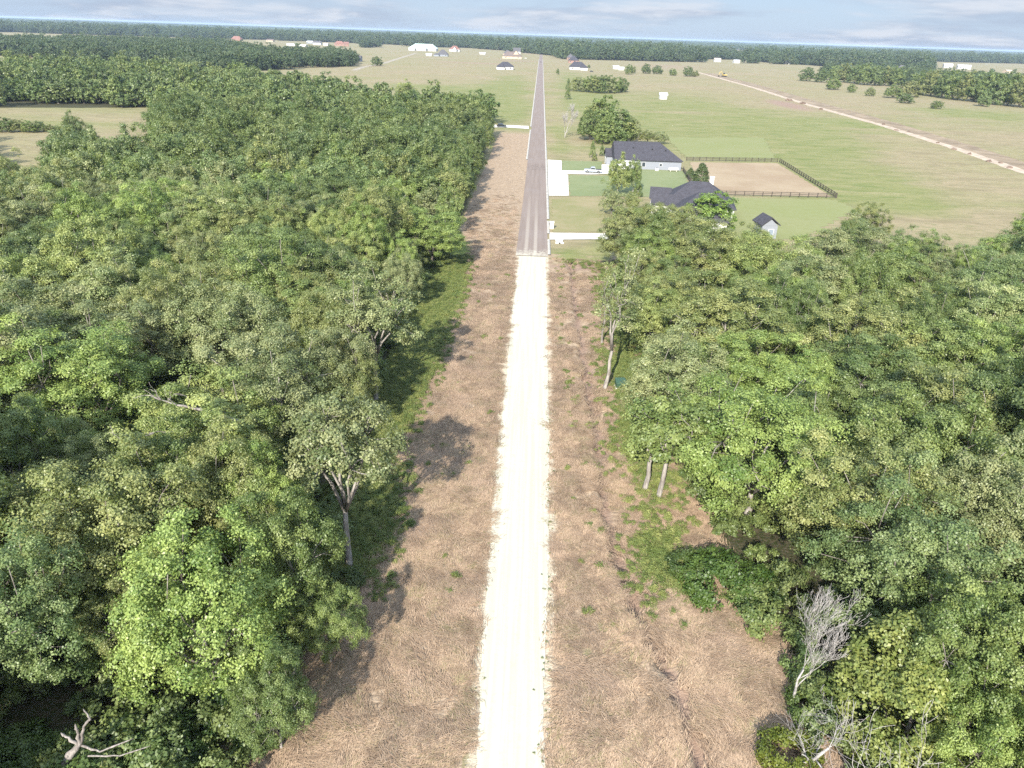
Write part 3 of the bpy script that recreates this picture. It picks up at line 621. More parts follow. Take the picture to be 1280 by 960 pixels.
# --- the crowns that can be told apart in the photograph: (x, y, half-width in photo px, colour, height guess, label)
PICK = [
 (245, 755, 100, 'bright green', 12.5, 'largest bright green oak leaning out over the dark gap by the broken snag'),
 (352, 680, 60, 'mid-green', 12, 'green oak on the verge just below the pale forked tree'),
 (135, 650, 100, 'olive', 12.5, 'broad olive oak behind the large bright green oak'),
 (325, 610, 52, 'bright green', 11.5, 'small bright oak between the large leaning oak and the pale forked tree'),
 (160, 735, 48, 'olive', 11, 'small olive oak on the left shoulder of the large leaning oak'),
 (343, 470, 80, 'grey-green', 13, 'broad grey-green oak behind the pale forked tree, with bare limbs showing'),
 (112, 462, 76, 'bright green', 13, 'round bright green oak with layered boughs, in front of the two pale-limbed crowns'),
 (140, 372, 58, 'pale green', 12.5, 'pale green oak with a flat wide top in the third rank of the left wood'),
 (48, 400, 60, 'grey-green', 12, 'grey-green oak with white limbs showing at the wood\'s far left'),
 (285, 408, 62, 'grey-green', 12.5, 'grey-green oak with pale branching limbs above the fallen dead limb'),
 (345, 318, 52, 'dark green', 12, 'dark green oak with a shaded flank, right behind the pale-limbed crown'),
 (15, 560, 62, 'mid-green', 12, 'mid-green oak at the picture edge beside the thin pale sapling crown'),
 (100, 560, 46, 'pale green', 11, 'thin pale oak crown with many white twigs, above the dark hollow'),
 (12, 750, 78, 'blue-green', 12, 'deep blue-green oak at the far left of the broken snag'),
 (290, 605, 60, 'olive', 11.5, 'small olive oak squeezed behind the verge oaks'),
 (205, 595, 56, 'mid-green', 11, 'mid-green oak filling the hollow under the fallen dead limb'),
 (60, 318, 55, 'dark green', 12, 'dark oak behind the grey-green oak with white limbs'),
 (415, 250, 42, 'dark green', 12, 'dark round oak standing behind the tall long-trunked oak'),
 (540, 290, 40, 'bright green', 10, 'bright low oak beside the weedy verge, past the tall long-trunked oak'),
 (955, 545, 105, 'bright green', 13, 'largest bright green oak of one wide dome, nearest the right verge'),
 (1085, 610, 80, 'olive', 12.5, 'olive oak tucked behind the large bright green dome'),
 (845, 470, 62, 'grey-green', 12, 'grey-green oak with a split bare trunk, behind the green utility box'),
 (905, 400, 64, 'olive', 12, 'olive oak behind the split-trunked oak of the right verge'),
 (1150, 560, 78, 'mid-green', 13, 'wide mid-green oak in the middle of the right wood'),
 (1075, 420, 66, 'olive', 12.5, 'flat-topped olive oak in the heart of the right wood'),
 (1185, 450, 66, 'mid-green', 12.5, 'mid-green oak right beside the flat-topped olive oak'),
 (1250, 352, 56, 'blue-green', 12.5, 'blue-green oak standing above its neighbours at the right wood\'s edge'),
 (1245, 445, 56, 'bright green', 12, 'bright green oak in front of the blue-green oak'),
 (800, 285, 42, 'olive', 12, 'olive oak over the end of the white driveway'),
 (880, 318, 46, 'olive', 11.5, 'olive oak of the second rank in front of the low grey house'),
 (965, 330, 54, 'yellow-green', 11.5, 'yellow-green oak in front of the small gabled shed'),
 (1055, 320, 50, 'grey-green', 11.5, 'grey-green oak in the last rank, right of the small gabled shed'),
 (1120, 352, 54, 'mid-green', 12, 'mid-green oak two crowns in from the paddock side of the right wood'),
 (1084, 276, 24, 'olive', 10, 'lone olive crown sticking out of the right wood into the pale meadow'),
 (1160, 705, 92, 'blue-green', 13, 'large blue-green oak with open boughs, behind the two feathery junipers'),
 (1250, 640, 76, 'grey-green', 12.5, 'grey-green oak above the large blue-green oak of open boughs'),
 (1205, 815, 74, 'mid-green', 12, 'mid-green oak right of the feathery junipers'),
 (402, 728, 42, 'mid-green', 11, 'leafy green oak at the mown edge, overhanging the verge below the pale forked tree'),
 (335, 835, 50, 'dark green', 10.5, 'shaded dark oak at the mown edge below the large leaning oak'),
 (830, 284, 37, 'olive', 10, 'olive oak hiding the low grey house\'s front corner'),
 (853, 279, 28, 'olive', 9.5, 'small olive oak in front of the bright green round tree'),
 (880, 302, 34, 'grey-green', 10, 'grey-green oak hiding the low grey house\'s near wing'),
 (942, 311, 33, 'olive', 9.5, 'olive oak hiding the foot of the small gabled shed'),
 (788, 296, 34, 'grey-green', 10, 'grey-green oak at the house end of the nearer white driveway'),
 (1268, 890, 70, 'bright green', 12, 'bright green oak in the lowest right corner'),
]
trees = []   # x, y, r
def claim(x, y, r): trees.append((x, y, r))
kn = 0
for (px, py, rp, tint, hh, lab) in PICK:
    p = at(px, py, hh*.66); dep = (p-np.array([0, 0, H]))@CF; rad = rp*dep/F
    h0, r0, ms = NEAR[kn % 7]; kn += 1; sc = rad/(r0*1.06)
    place_tree('oak_tree', ms, p[0], p[1], sc, rng.uniform(0, 6.28), tint, lab, 'oaks of the roadside woods', 'tree', float(np.clip(hh/(h0*sc), .75, 1.3))); claim(p[0], p[1], rad)
# --- single trees with a build of their own
def own(name, ms, xy, tint, label, cat='tree', rz=0.):
    e = place_tree(name, ms, xy[0], xy[1], 1., rz, tint, label, None, cat); return e
g0 = at(437, 706)
own('forked_tree', tree_meshes('forked', 71, 14.3, 3.9, base=.60, n=62, mind=1.0, clump=.95, nsp=22, nlf=14, leaf=.16, tr=.25, nl=6, fork=.36, bark=BARKPALE, flat=.7, thick=1.25, lean=(-.5, 2.2)), g0, 'grey-green', 'pale-barked oak forking into bare upright limbs, leaning over the weedy verge'); claim(g0[0]-.3, g0[1]+2, 3.6)
g0 = at(470, 502)
own('tall_oak_tree', tree_meshes('tall', 74, 14.8, 4.3, base=.50, n=70, mind=1.05, clump=1.0, nsp=22, nlf=14, leaf=.17, tr=.26, nl=6, fork=.4, bark=BARKPALE, lean=(.3, 1.5)), g0, 'grey-green', 'tall grey-green oak with a long bare trunk, standing at the weedy verge'); claim(g0[0], g0[1]+1.5, 3.8)
g0 = at(756, 486)
own('slender_tree', tree_meshes('slender', 72, 17.5, 2.6, base=.33, n=34, mind=1.0, clump=.85, nsp=12, nlf=8, leaf=.18, tr=.24, nl=3, fork=.3, bark=BARKPALE, thick=1.2, fill=.5, lean=(1.6, 1.0)), g0, 'grey-green', 'tall slender tree with thin foliage and pale limbs beside the green utility box'); claim(g0[0], g0[1], 1.2)
g0 = at(752, 430)
own('slender_tree', tree_meshes('slender', 73, 12.5, 1.5, base=.3, n=22, mind=.9, clump=.6, nsp=8, nlf=7, leaf=.16, tr=.14, nl=3, fork=.4, bark=BARKPALE, fill=.6), g0, 'olive', 'thin half-bare sapling standing just behind the tall slender tree'); claim(g0[0], g0[1], 1)
for (px, py, h, rad, lab) in ((823, 622, 11, 3.2, 'slim-trunked oak at the grassy edge of the right verge'), (806, 612, 9, 2.2, 'short oak with a thick pale bole beside the slim-trunked oak')):
    g0 = at(px, py); own('edge_oak_tree', tree_meshes('edge', int(px), h, rad, base=.5, n=30, mind=1.1, clump=1.05, nsp=20, nlf=11, leaf=.2, tr=.24, nl=4, fork=.45, bark=BARKPALE, lean=(.8, .5)), g0, 'mid-green', lab); claim(g0[0]+.5, g0[1], rad)
for (px, py, ms, sc, rz, lab) in ((1093, 900, JUN, 1.15, 0., 'feathery yellow-green juniper beside the grey dead tree'), (1120, 948, JUN, 1.0, 1.9, 'feathery juniper in front of its twin, behind the bare fallen tops'), (1092, 690, JUN2, 1.2, 1., 'dark little juniper wedged between the oaks of the right wood')):
    g0 = at(px, py); e = place_tree('juniper_tree', ms[2], g0[0], g0[1], sc, rz, (.105, .135, .036) if 'dark' not in lab else (.06, .075, .02), lab, 'junipers', 'tree'); claim(g0[0], g0[1], 2.2)
# dead trees, snag, fallen limbs
def dead(name, xy, h, depth, spread, upb, seed, label, cat='dead tree', kids=3, rad=.16, d=(0, 0, 1), z=-.2, mi=.011, m=None):
    mb = MB(); r = np.random.default_rng(seed); grow(mb, r, np.array([0., 0, z]), np.array(d, float)/np.linalg.norm(d), h, rad, depth, spread, upb, kids, mi)
    o = mb.build(name, m or SILVER, None, True); o.location = (xy[0], xy[1], 0); return tag(o, label, cat)
dead('dead_tree', at(990, 880), 3.9, 5, .33, .34, 5, 'silver-grey dead tree of fine bare twigs at the mown edge', kids=3, rad=.13, mi=.008)
dead('dead_tree', at(1000, 955), 3.2, 4, .6, .1, 8, 'half-fallen grey dead tree tangled in the yellow bush', kids=3, mi=.008, d=(.5, .1, .8))
dead('dead_tree', at(1108, 968, 6), 4.2, 3, .7, .25, 12, 'bare pale treetop poking up between the junipers and the verge', kids=3, rad=.11)
dead('dead_tree', at(1184, 962, 6.5), 4.6, 3, .65, .2, 15, 'bare brown-grey dead crown beside the bright corner oak', kids=3, rad=.14)
dead('dead_tree', at(706, 172), 6, 4, .45, .3, 21, 'pale leafless tree alone in the rough grass beyond the pad', kids=3, rad=.22, mi=.05)
def rough(mb, q, rd, taper, k=5, seed=9):
    r = np.random.default_rng(seed); q = [np.array(a, float) for a in q]; P = []
    for a, b in zip(q[:-1], q[1:]):
        for j in range(k): P.append(a+(b-a)*j/k + r.normal(0, rd*.22, 3)*(len(P) > 0))
    P.append(q[-1]); n = len(P); mb.tube(P, [rd*(1-taper*i/(n-1))*r.uniform(.8, 1.2) for i in range(n-1)]+[rd*.12], 7)
def limb_obj(name, pts, rad, label, cat, twigs=3, seed=1):
    mb = MB(); r = np.random.default_rng(seed); o0 = np.array(pts[0]); P = [np.array(p)-o0 for p in pts]; n = len(P)
    rough(mb, P, rad, .75, 3, seed)
    for k in range(twigs):
        i = r.integers(1, n); d = (P[i]-P[i-1])/np.linalg.norm(P[i]-P[i-1]) + unit(1, r)[0]*.7 + [0, 0, .3]
        grow(mb, r, P[i], d/np.linalg.norm(d), r.uniform(.7, 1.5), rad*.4, 1, .5, .1, 2, .02, 5)
    o = mb.build(name, DEADWOOD, None, True); o.location = o0; tag(o, label, cat); return o
limb_obj('dead_limb', [at(300, 528, 9.5), at(268, 515, 10.2), at(245, 511, 10.6), at(222, 507, 11), at(202, 500, 11)], .17, 'long bleached dead limb reaching sideways out of the left wood', 'dead limb', 5, 3)
limb_obj('dead_limb', [at(222, 540, 8.5), at(196, 540, 9), at(178, 546, 9.2), at(158, 552, 9.1)], .09, 'thin grey dead limb hanging below the long bleached one', 'dead limb', 2, 4)
# broken snag: splintered stubs on one bole, lower left
mb = MB(); s0 = at(92, 985); W3 = lambda x, y, z: np.array(at(x, y, z))-s0
rough(mb, [(0, 0, -.2), (0.05, 0, 2.2), W3(100, 930, 3.7)], .27, .3)
for q, rd in (([W3(100, 932, 3.5), W3(82, 921, 4.2), W3(76, 916, 4.5)], .16), ([W3(100, 932, 3.5), W3(97, 915, 4.6), W3(94, 905, 5.3)], .17), ([W3(101, 930, 3.6), W3(105, 908, 5.0), W3(113, 898, 5.8), W3(104, 886, 6.3)], .13), ([W3(102, 932, 3.5), W3(125, 940, 3.7), W3(167, 923, 4.2)], .11), ([W3(110, 945, 3.2), W3(150, 945, 3.4), W3(189, 932, 3.8)], .08)):
    rough(mb, q, rd*.66, .5)
o = mb.build('broken_snag', DEADWOOD, None, True); o.location = s0; tag(o, 'splintered grey tree snag with jagged stubs rising out of the dark gap', 'tree snag')

# --- fill the two woods
def fill(poly, sp, holes=()):
    P = grid_points(poly, sp, rng)
    for h in holes: P = P[~inpoly(P, h)]
    return P
T = np.array(trees)
cand = []
CLX, CLY = zip((700, 330), (742, 290), (760, 262), (800, 120), (840, 268), (875, 275), (905, 287), (920, 290), (934, 300), (985, 301), (1000, 285), (1060, 264), (1110, 275), (1150, 290), (1200, 300), (1240, 305), (1280, 285), (1400, 285))
for side, poly in (('left', LWOOD), ('right', RWOOD)):
    P = fill(poly, 6.5, (HOLE1, HOLE2) if side == 'left' else ()); rr0 = 2.6+3.2*rng.random(len(P))
    for p, r0 in zip(P, rr0):
        if side == 'left' and p[0] > -24 and 50 < p[1] < 330 and r0 > 3.6: r0 = 2.6+rng.random()
        if p[1] > 55 and rng.random() < .8*(vnoise(p[0], p[1], 15, 77) < .2): continue
        if side == 'right' and p[1] > 85:
            tx, ty, tz = proj((p[0], p[1], 10.4)); 
            if ty[0] < np.interp(tx[0], CLX, CLY): continue
            tx, ty, tz = proj((p[0]-r0*.8, p[1], 7.)); 
            if tx[0] < np.interp(ty[0], (265, 330, 400), (752, 762, 770)): continue
        if np.any(np.hypot(T[:, 0]-p[0], T[:, 1]-p[1]) < (T[:, 2]+r0)*.76): continue
        if side == 'right' and math.hypot(p[0]-19.5, p[1]-105) < 5: continue
        if side == 'left' and math.hypot(p[0]-s0[0], p[1]-s0[1]) < 6.5: continue
        if side == 'left' and p[1] < 34 and p[0] > -30: continue
        if side == 'right' and p[1] < 40 and p[0] < 27.5 + max(0, 28-p[1])*.4: continue
        cand.append((p[0], p[1], r0, side))
cp = np.array([(c[0], c[1], 7.) for c in cand]); xx, yy, zz_ = proj(cp)
vis = (zz_ > 2) & (xx > -25) & (xx < 1305) & (yy < 985); size = np.where(vis, 1/np.maximum(zz_, 1), 0); order = np.argsort(-size)
NIND = 215
pick = order[:NIND]; rest = order[NIND:]
# ranks: how far from the front, and how far in from the verge
def word(n): return ['first', 'second', 'third', 'fourth', 'fifth', 'sixth', 'seventh', 'eighth', 'ninth', 'tenth', 'eleventh', 'twelfth', 'thirteenth', 'fourteenth', 'fifteenth', 'sixteenth', 'seventeenth', 'eighteenth', 'nineteenth', 'twentieth'][min(n, 19)]
info = []
for i in pick:
    x, y, r0, side = cand[i]; info.append([i, side, int((y-24)/9.5), abs(x)])
rankin = {}
for side in ('left', 'right'):
    bands = sorted({b[2] for b in info if b[1] == side})
    for bi, b in enumerate(bands):
        row = sorted([q for q in info if q[1] == side and q[2] == b], key=lambda q: q[3])
        for k, q in enumerate(row): rankin[q[0]] = (bi, k)
FORM = ['round', 'broad', 'ragged', 'flat-topped', 'leafy', 'upright', 'spreading']
for n, i in enumerate(pick):
    x, y, r0, side = cand[i]; d = zz_[i]; v = int(rng.integers(7)) if d < 150 else int(rng.integers(5)); P_ = NEAR if d < 150 else MID
    h0, rb, ms = P_[v]; sc = r0/(rb*1.0); hs = float(np.clip(rng.uniform(8., 14.2)*(.72+.28*r0/4.5)/(h0*sc), .75, 1.5))
    tint = TN[int(rng.choice(8, p=[.27, .17, .17, .12, .06, .09, .07, .05]))]; b, k = rankin[i]
    hs *= .85 if (abs(x) < 24 and y > 50) else 1.
    place_tree('oak_tree', ms, x, y, sc, rng.uniform(0, 6.28), tint, '%s %s oak, %s in from the %s verge, %s rank from front' % (tint, FORM[v], word(k), side, word(b)), 'oaks of the roadside woods', 'tree', hs)
# the rest of both woods, one mass
comb = [combined('oak', m[2]) for m in MID[:4]]; combn = [combined('oak', m[2]) for m in NEAR[:3]]; combf = [combined('oak', m[2]) for m in FARK]
for tcm in comb + combf + combn: tcm.materials[1] = LEAFM
rp = np.array([(cand[i][0], cand[i][1], 0.) for i in rest]); rv = in_view(rp+np.array([0, 0, 7.]), 90) | (np.abs(rp[:, 0]) < 60) & (rp[:, 1] < 60); rv &= ~((rp[:, 1] > 330) & (vnoise(rp[:, 0], rp[:, 1], 38, 91) < .27)); rest = rest[rv]; rp = rp[rv]
dd = np.hypot(rp[:, 0], rp[:, 1]); idx = np.where(dd < 330, rng.integers(0, 4, len(rp)), 4+rng.integers(0, 4, len(rp))); idx = np.where(dd < 140, 8+rng.integers(0, 3, len(rp)), idx)
rs = np.array([cand[i][2] for i in rest])/4.7
scatter('oak_wood', rp, rng.uniform(0, 6.28, len(rp)), np.stack([rs, rs, (.35+.65*rs)*rng.uniform(.62, 1.28, len(rp))], 1), idx, comb+combf+combn, 'dense oak wood running back from the road to the meadows')
print('wood trees', len(cand), 'individual', len(pick), 'mass', len(rp))

# --- shrubs and weeds
def bush_mesh(seed, h, rad, n, leaf, nsp=14, nlf=9, m=LEAFM):
    r = np.random.default_rng(seed); cs = []
    for i in range(n):
        a = r.uniform(0, 6.28); k = rad*math.sqrt(r.random()); cs.append((k*math.cos(a), k*math.sin(a), h*(1-.6*(k/rad)**2)*r.uniform(.35, .9)))
    V, Q, t = clump_cloud(np.array(cs), np.full(n, rad*.4), nsp, nlf, leaf, r, np.array([0, 0, 0.]), .22, .9)
    return mesh_np('bush', V, Q, m, {'tint': ('FACE', t)})
BUSH = [bush_mesh(41+i, 1.6+.5*i, 1.3+.2*i, 12, .14, 18, 13) for i in range(3)]
P = []
for poly, sp in ((LWOOD, 2.6), (RWOOD, 2.6)):
    q = grid_points([(x, min(y, 150)) for x, y in poly], sp, rng); P.append(q[(q[:, 1] < 145) & in_view(np.column_stack([q, q[:, :1]*0+2]), 60)])
P = np.vstack(P); keep = rng.random(len(P)) < .8; P = P[keep]
scatter('undergrowth', np.column_stack([P, P[:, :1]*0]), rng.uniform(0, 6.28, len(P)), rng.uniform(.55, 1.35, len(P)), rng.integers(0, 3, len(P)), BUSH, 'shady green undergrowth beneath the oaks')
# low bright brush heaped at the foot of the bright green dome
BRUSH = [bush_mesh(61, 1.9, 2.3, 34, .13, 22, 14, LEAF), bush_mesh(62, 1.5, 1.6, 22, .12, 22, 13, LEAF)]
for px, py, k, sc, tint, lab in ((905, 735, 0, 1.25, (.072, .118, .024), 'low bright green brush heap at the foot of the bright green dome'), (862, 715, 1, 1.0, (.075, .11, .03), 'smaller green brush clump at the mown corner, left of the heap'), (945, 748, 1, 1.1, (.06, .095, .025), 'green brush clump touching the right end of the heap'),
                             (985, 952, 1, 1.0, (.125, .15, .022), 'yellow-green bush around the half-fallen dead tree'), (1005, 890, 1, .8, (.08, .12, .025), 'small leafy bush at the foot of the silver dead tree'), (430, 735, 1, .8, (.09, .12, .035), 'pale green bush at the mown edge under the pale forked tree'), (372, 790, 1, .9, (.05, .085, .02), 'dark green bush under the green verge oak'), (325, 915, 1, .9, (.045, .08, .02), 'shaded bush at the mown edge near the picture bottom'), (300, 880, 0, .9, (.03, .058, .015), 'dark brush mass below the large leaning oak'), (215, 940, 0, .9, (.035, .065, .016), 'dark brush beside the splintered snag'), (130, 955, 1, 1.0, (.06, .095, .025), 'green brush growing round the splintered snag'), (30, 950, 1, 1.1, (.08, .12, .03), 'light green bush in the lower left corner')):
    g0 = at(px, py); o = link('brush_bush', BRUSH[k]); o.location = g0; o.rotation_euler.z = rng.uniform(0, 6.28); o.scale = (sc,)*3; o.color = tint+(1.,); tag(o, lab, 'bush', 'brush at the wood edges')
# weeds of the left strip and the right verge
wdm, nt, out = mat('weed_leaf'); t = attr(nt, 'tint').outputs['Fac']; oi = nt.nodes.new('ShaderNodeObjectInfo')
c = mixc(nt, oi.outputs['Random'], (.09, .128, .032), (.18, .20, .062)); c = mixc(nt, t, mixc(nt, 1., c, (.7, .75, .7), 'MULTIPLY'), mixc(nt, 1., c, (1.35, 1.25, 1.2), 'MULTIPLY')); princ(nt, out, c, .6, .25)
WEED = [bush_mesh(51+i, .5, .6, 8, .10, 9, 6, wdm) for i in range(3)]
q = rng.uniform([-19, 40], [20, 138], (46000, 2)); gi = lambda arr: arr.reshape(GX.shape)[np.clip(np.searchsorted(gy, q[:, 1]), 0, len(gy)-1), np.clip(np.searchsorted(gx, q[:, 0]), 0, len(gx)-1)]
wl = gi(lush); wg = gi(green)*(q[:, 0] > 5); okw = (rng.random(len(q)) < np.clip(wl*.8 + wg*.16, 0, 1)) | ((rng.random(len(q)) < .004) & (np.abs(q[:, 0]) > 4)); okw &= ~((q[:, 0] > lerp_edge(ROADL, q[:, 1])-.5) & (q[:, 0] < lerp_edge(ROADR, q[:, 1])+.3)); q = q[okw]
scatter('weeds', np.column_stack([q, q[:, :1]*0]), rng.uniform(0, 6.28, len(q)), rng.uniform(.25, .8, len(q)), rng.integers(0, 3, len(q)), WEED, 'bright green weeds along the foot of the woods')
# small weeds at the gravel's edge
ys = rng.uniform(26, 75, 120); e = rng.random(120) < .7; xs = np.where(e, lerp_edge(ROADR, ys)-.1+rng.normal(-.25, .25, 120), lerp_edge(ROADL, ys)+rng.normal(.15, .25, 120))
scatter('verge_sprouts', np.column_stack([xs, ys, xs*0+.02]), rng.uniform(0, 6.28, 120), rng.uniform(.05, .17, 120), rng.integers(0, 3, 120), WEED, 'tiny sprouts along the crumbling edges of the pale road')
# lodged dry grass: swathes of blades laid over by the wind
gs, nt, out = mat('dry_grass'); t = attr(nt, 'tint').outputs['Fac']; oi = nt.nodes.new('ShaderNodeObjectInfo')
c = mixc(nt, t, (.295, .207, .137), (.535, .395, .268)); c = mixc(nt, math_(nt, 'MULTIPLY', sstep(nt, oi.outputs['Random'], .80, .98), .55), c, (.19, .20, .07))
g_ = nt.nodes.new('ShaderNodeNewGeometry'); n_ = noise(nt, g_.outputs['Position'], .55, 4, .65, 1.2); n2_ = noise(nt, g_.outputs['Position'], .16, 3, .6)
c = mixc(nt, math_(nt, 'MULTIPLY', sstep(nt, n_.outputs[0], .45, .64), .55), c, (.225, .156, .106)); c = mixc(nt, math_(nt, 'MULTIPLY', sstep(nt, n2_.outputs[0], .5, .7), .5), c, (.46, .33, .235))
b = nd(nt, 'ShaderNodeBsdfPrincipled', ins={'Roughness': .75, 'Specular IOR Level': .15}); nt.links.new(c, b.inputs['Base Color'])
tr = nt.nodes.new('ShaderNodeBsdfTranslucent'); nt.links.new(c, tr.inputs[0]); mx = nt.nodes.new('ShaderNodeMixShader'); mx.inputs[0].default_value = .2; nt.links.new(b.outputs[0], mx.inputs[1]); nt.links.new(tr.outputs[0], mx.inputs[2]); nt.links.new(mx.outputs[0], out.inputs[0])
def swathe(seed):
    r = np.random.default_rng(seed); n = 46; V = []; Q = []; t = []
    for i in range(n):
        p = np.array([r.normal(0, .32), r.normal(0, .24), 0]); a = r.normal(0, .36); L = r.uniform(.28, .62); hgt = r.uniform(.05, .17); w = r.uniform(.007, .017)
        d = np.array([math.cos(a), math.sin(a), 0]); s = np.array([-d[1], d[0], 0])*w; tt = np.clip(r.normal(.5, .3), 0, 1); k = len(V)
        c0, c1, c2 = p, p+d*L*.4+[0, 0, hgt], p+d*L+[0, 0, hgt*r.uniform(.1, .8)]
        V += [c0-s, c0+s, c1+s, c1-s, c2+s*.4, c2-s*.4]; Q += [(k, k+1, k+2, k+3), (k+3, k+2, k+4, k+5)]; t += [tt, tt]
    return mesh_np('swathe', V, Q, gs, {'tint': ('FACE', t)})
SW = [swathe(900+i) for i in range(6)]
q = rng.uniform([-15.5, 14], [21, 200], (89000, 2)); dens = np.clip(1.1-(q[:, 1]-40)/140, .25, 1)
ok = rng.random(len(q)) < dens*(.35+.9*vnoise(q[:, 0], q[:, 1], 3.1, 40)); jj = rng.normal(.25, .45, len(q)); ok &= ~((q[:, 0] > lerp_edge(ROADL, q[:, 1])-jj) & (q[:, 0] < lerp_edge(ROADR, q[:, 1])+jj)); ok &= (q[:, 1] < 139) | (q[:, 0] < -4) & (rng.random(len(q)) < (205-q[:, 1])/70)
gi = lambda arr: arr.reshape(GX.shape)[np.clip(np.searchsorted(gy, q[:, 1]), 0, len(gy)-1), np.clip(np.searchsorted(gx, q[:, 0]), 0, len(gx)-1)]
ok &= (sdf(q, RWOOD) < 1) & (segdist(q, DITCH) > .5) & (vnoise(q[:, 0], q[:, 1], 2.2, 51)*.6+vnoise(q[:, 0], q[:, 1], .8, 52)*.4 > .3) & (rng.random(len(q)) > gi(lush)*1.2) & (rng.random(len(q)) > np.clip(gi(dirt)*1.3, 0, 1)) & (rng.random(len(q)) > np.clip(gi(green), 0, 1)*.75); q = q[ok]
ang = (vnoise(q[:, 0], q[:, 1], 2.6, 11)+.5*vnoise(q[:, 0], q[:, 1], 1.1, 12)-.75)*5.2*(.6+.8*vnoise(q[:, 0], q[:, 1], 9, 14)) + .3 + rng.normal(0, .14, len(q))
zi = z.reshape(GX.shape)[np.clip(np.searchsorted(gy, q[:, 1]), 0, len(gy)-1), np.clip(np.searchsorted(gx, q[:, 0]), 0, len(gx)-1)]
scatter('dry_grass', np.column_stack([q, zi]), ang, rng.uniform(.7, 1.35, len(q)), rng.integers(0, 6, len(q)), SW, 'pinkish dry grass laid over in swirls on both verges')
print('swathes', len(q), 'weeds', len(wl))
# ------------------------------------------------------------------ buildings
ROOFD = shingle('charcoal_shingle', (.060, .058, .068)); ROOFG = shingle('grey_shingle', (.105, .10, .105)); ROOFB = shingle('brown_shingle', (.16, .125, .11)); ROOFR = shingle('red_roof', (.24, .125, .10))
ROOFT = siding('mint_metal', (.52, .66, .60)); ROOFW = siding('white_metal_roof', (.68, .69, .70)); ROOFTAN = siding('tan_metal_roof', (.42, .36, .29))
WWHITE = siding('white_siding', (.50, .495, .48)); WGREY = siding('grey_siding', (.235, .25, .275)); WBRICK = plain('red_brick', (.27, .165, .13), .9, .1, var=.25, scale=2); WTAN = plain('tan_stone', (.46, .37, .27), .9, .1, var=.2, scale=1.2)
TRIM = plain('white_trim', (.56, .55, .53), .6, .3, var=.04); DOORM = plain('garage_white', (.66, .65, .62), .6, .3, var=.05)
GLASS, nt, out = mat('window_glass'); princ(nt, out, (.035, .045, .055), .08, .6)
DARKM = plain('dark_rubber', (.022, .022, .024), .85, .2); STEEL, nt, out = mat('steel'); princ(nt, out, (.42, .43, .45), .35, .5, 1.)
def frame_of(origin, rz):
    c, s = math.cos(rz), math.sin(rz)
    return lambda x, y, z=0: (origin[0]+c*x-s*y, origin[1]+s*x+c*y, z)
def roof_block(mb, w, d, h, hr, kind, ax='x', ov=.5, x=0, y=0, mi=0, gable_wall=None):
    """roof over a w by d plan centred on (x, y), eaves at h, ridge hr above"""
    th = .22; a, b = w/2+ov, d/2+ov
    def P(u, v, zz): return (x+u, y+v, zz) if ax == 'x' else (x-v, y+u, zz)
    if ax == 'y': a, b = d/2+ov, w/2+ov
    k = max(a-b, .3) if kind in ('hip', 'halfhip') else a; kl = a if kind == 'halfhip' else k
    top = [P(-a, -b, h), P(a, -b, h), P(a, b, h), P(-a, b, h), P(-kl, 0, h+hr), P(k, 0, h+hr)]; bot = [P(-a, -b, h-th), P(a, -b, h-th), P(a, b, h-th), P(-a, b, h-th)]
    vs = top+bot; fs = [(0, 1, 5, 4), (2, 3, 4, 5), (1, 2, 5), (3, 0, 4), (6, 7, 1, 0), (7, 8, 2, 1), (8, 9, 3, 2), (9, 6, 0, 3), (6, 9, 8, 7)]
    if kind == 'halfhip' and gable_wall is not None:
        e = -a+.45; gable_wall.add([P(e, -(b-ov), h-th), P(e, b-ov, h-th), P(e, 0, h+hr*(1-ov/b)-.1), P(e+.15, -(b-ov), h-th), P(e+.15, b-ov, h-th), P(e+.15, 0, h+hr*(1-ov/b)-.1)], [(0, 1, 2), (5, 4, 3), (0, 3, 4, 1), (1, 4, 5, 2), (2, 5, 3, 0)])
        fs[3] = (9, 6, 0, 4, 3); fs[7] = (9, 6, 7, 8); fs = [f for i, f in enumerate(fs) if i != 8]
    if kind == 'gable' and gable_wall is not None:
        # the two gable ends are wall, set in under the verge
        for s in (-1, 1):
            e = a-ov*.9
            gable_wall.add([P(s*e, -(b-ov), h-th-.02), P(s*e, b-ov, h-th-.02), P(s*e, 0, h+hr*(1-ov/b)-.12), P(s*(e-.15), -(b-ov), h-th-.02), P(s*(e-.15), b-ov, h-th-.02), P(s*(e-.15), 0, h+hr*(1-ov/b)-.12)], [(0, 1, 2), (5, 4, 3), (0, 3, 4, 1), (1, 4, 5, 2), (2, 5, 3, 0)])
        inn = [P(-a, -b, h-th), P(a, -b, h-th), P(a, b, h-th), P(-a, b, h-th), P(-a, 0, h+hr-th), P(a, 0, h+hr-th)]
        fs = [(0, 1, 5, 4), (2, 3, 4, 5), (6, 10, 11, 7), (8, 11, 10, 9), (0, 6, 7, 1), (2, 8, 9, 3), (0, 4, 10, 6), (3, 9, 10, 4), (1, 7, 11, 5), (2, 5, 11, 8)]; vs = top+inn
    mb.add(vs, fs, mi)
SIDES = {'s': (0, -1), 'n': (0, 1), 'w': (-1, 0), 'e': (1, 0)}
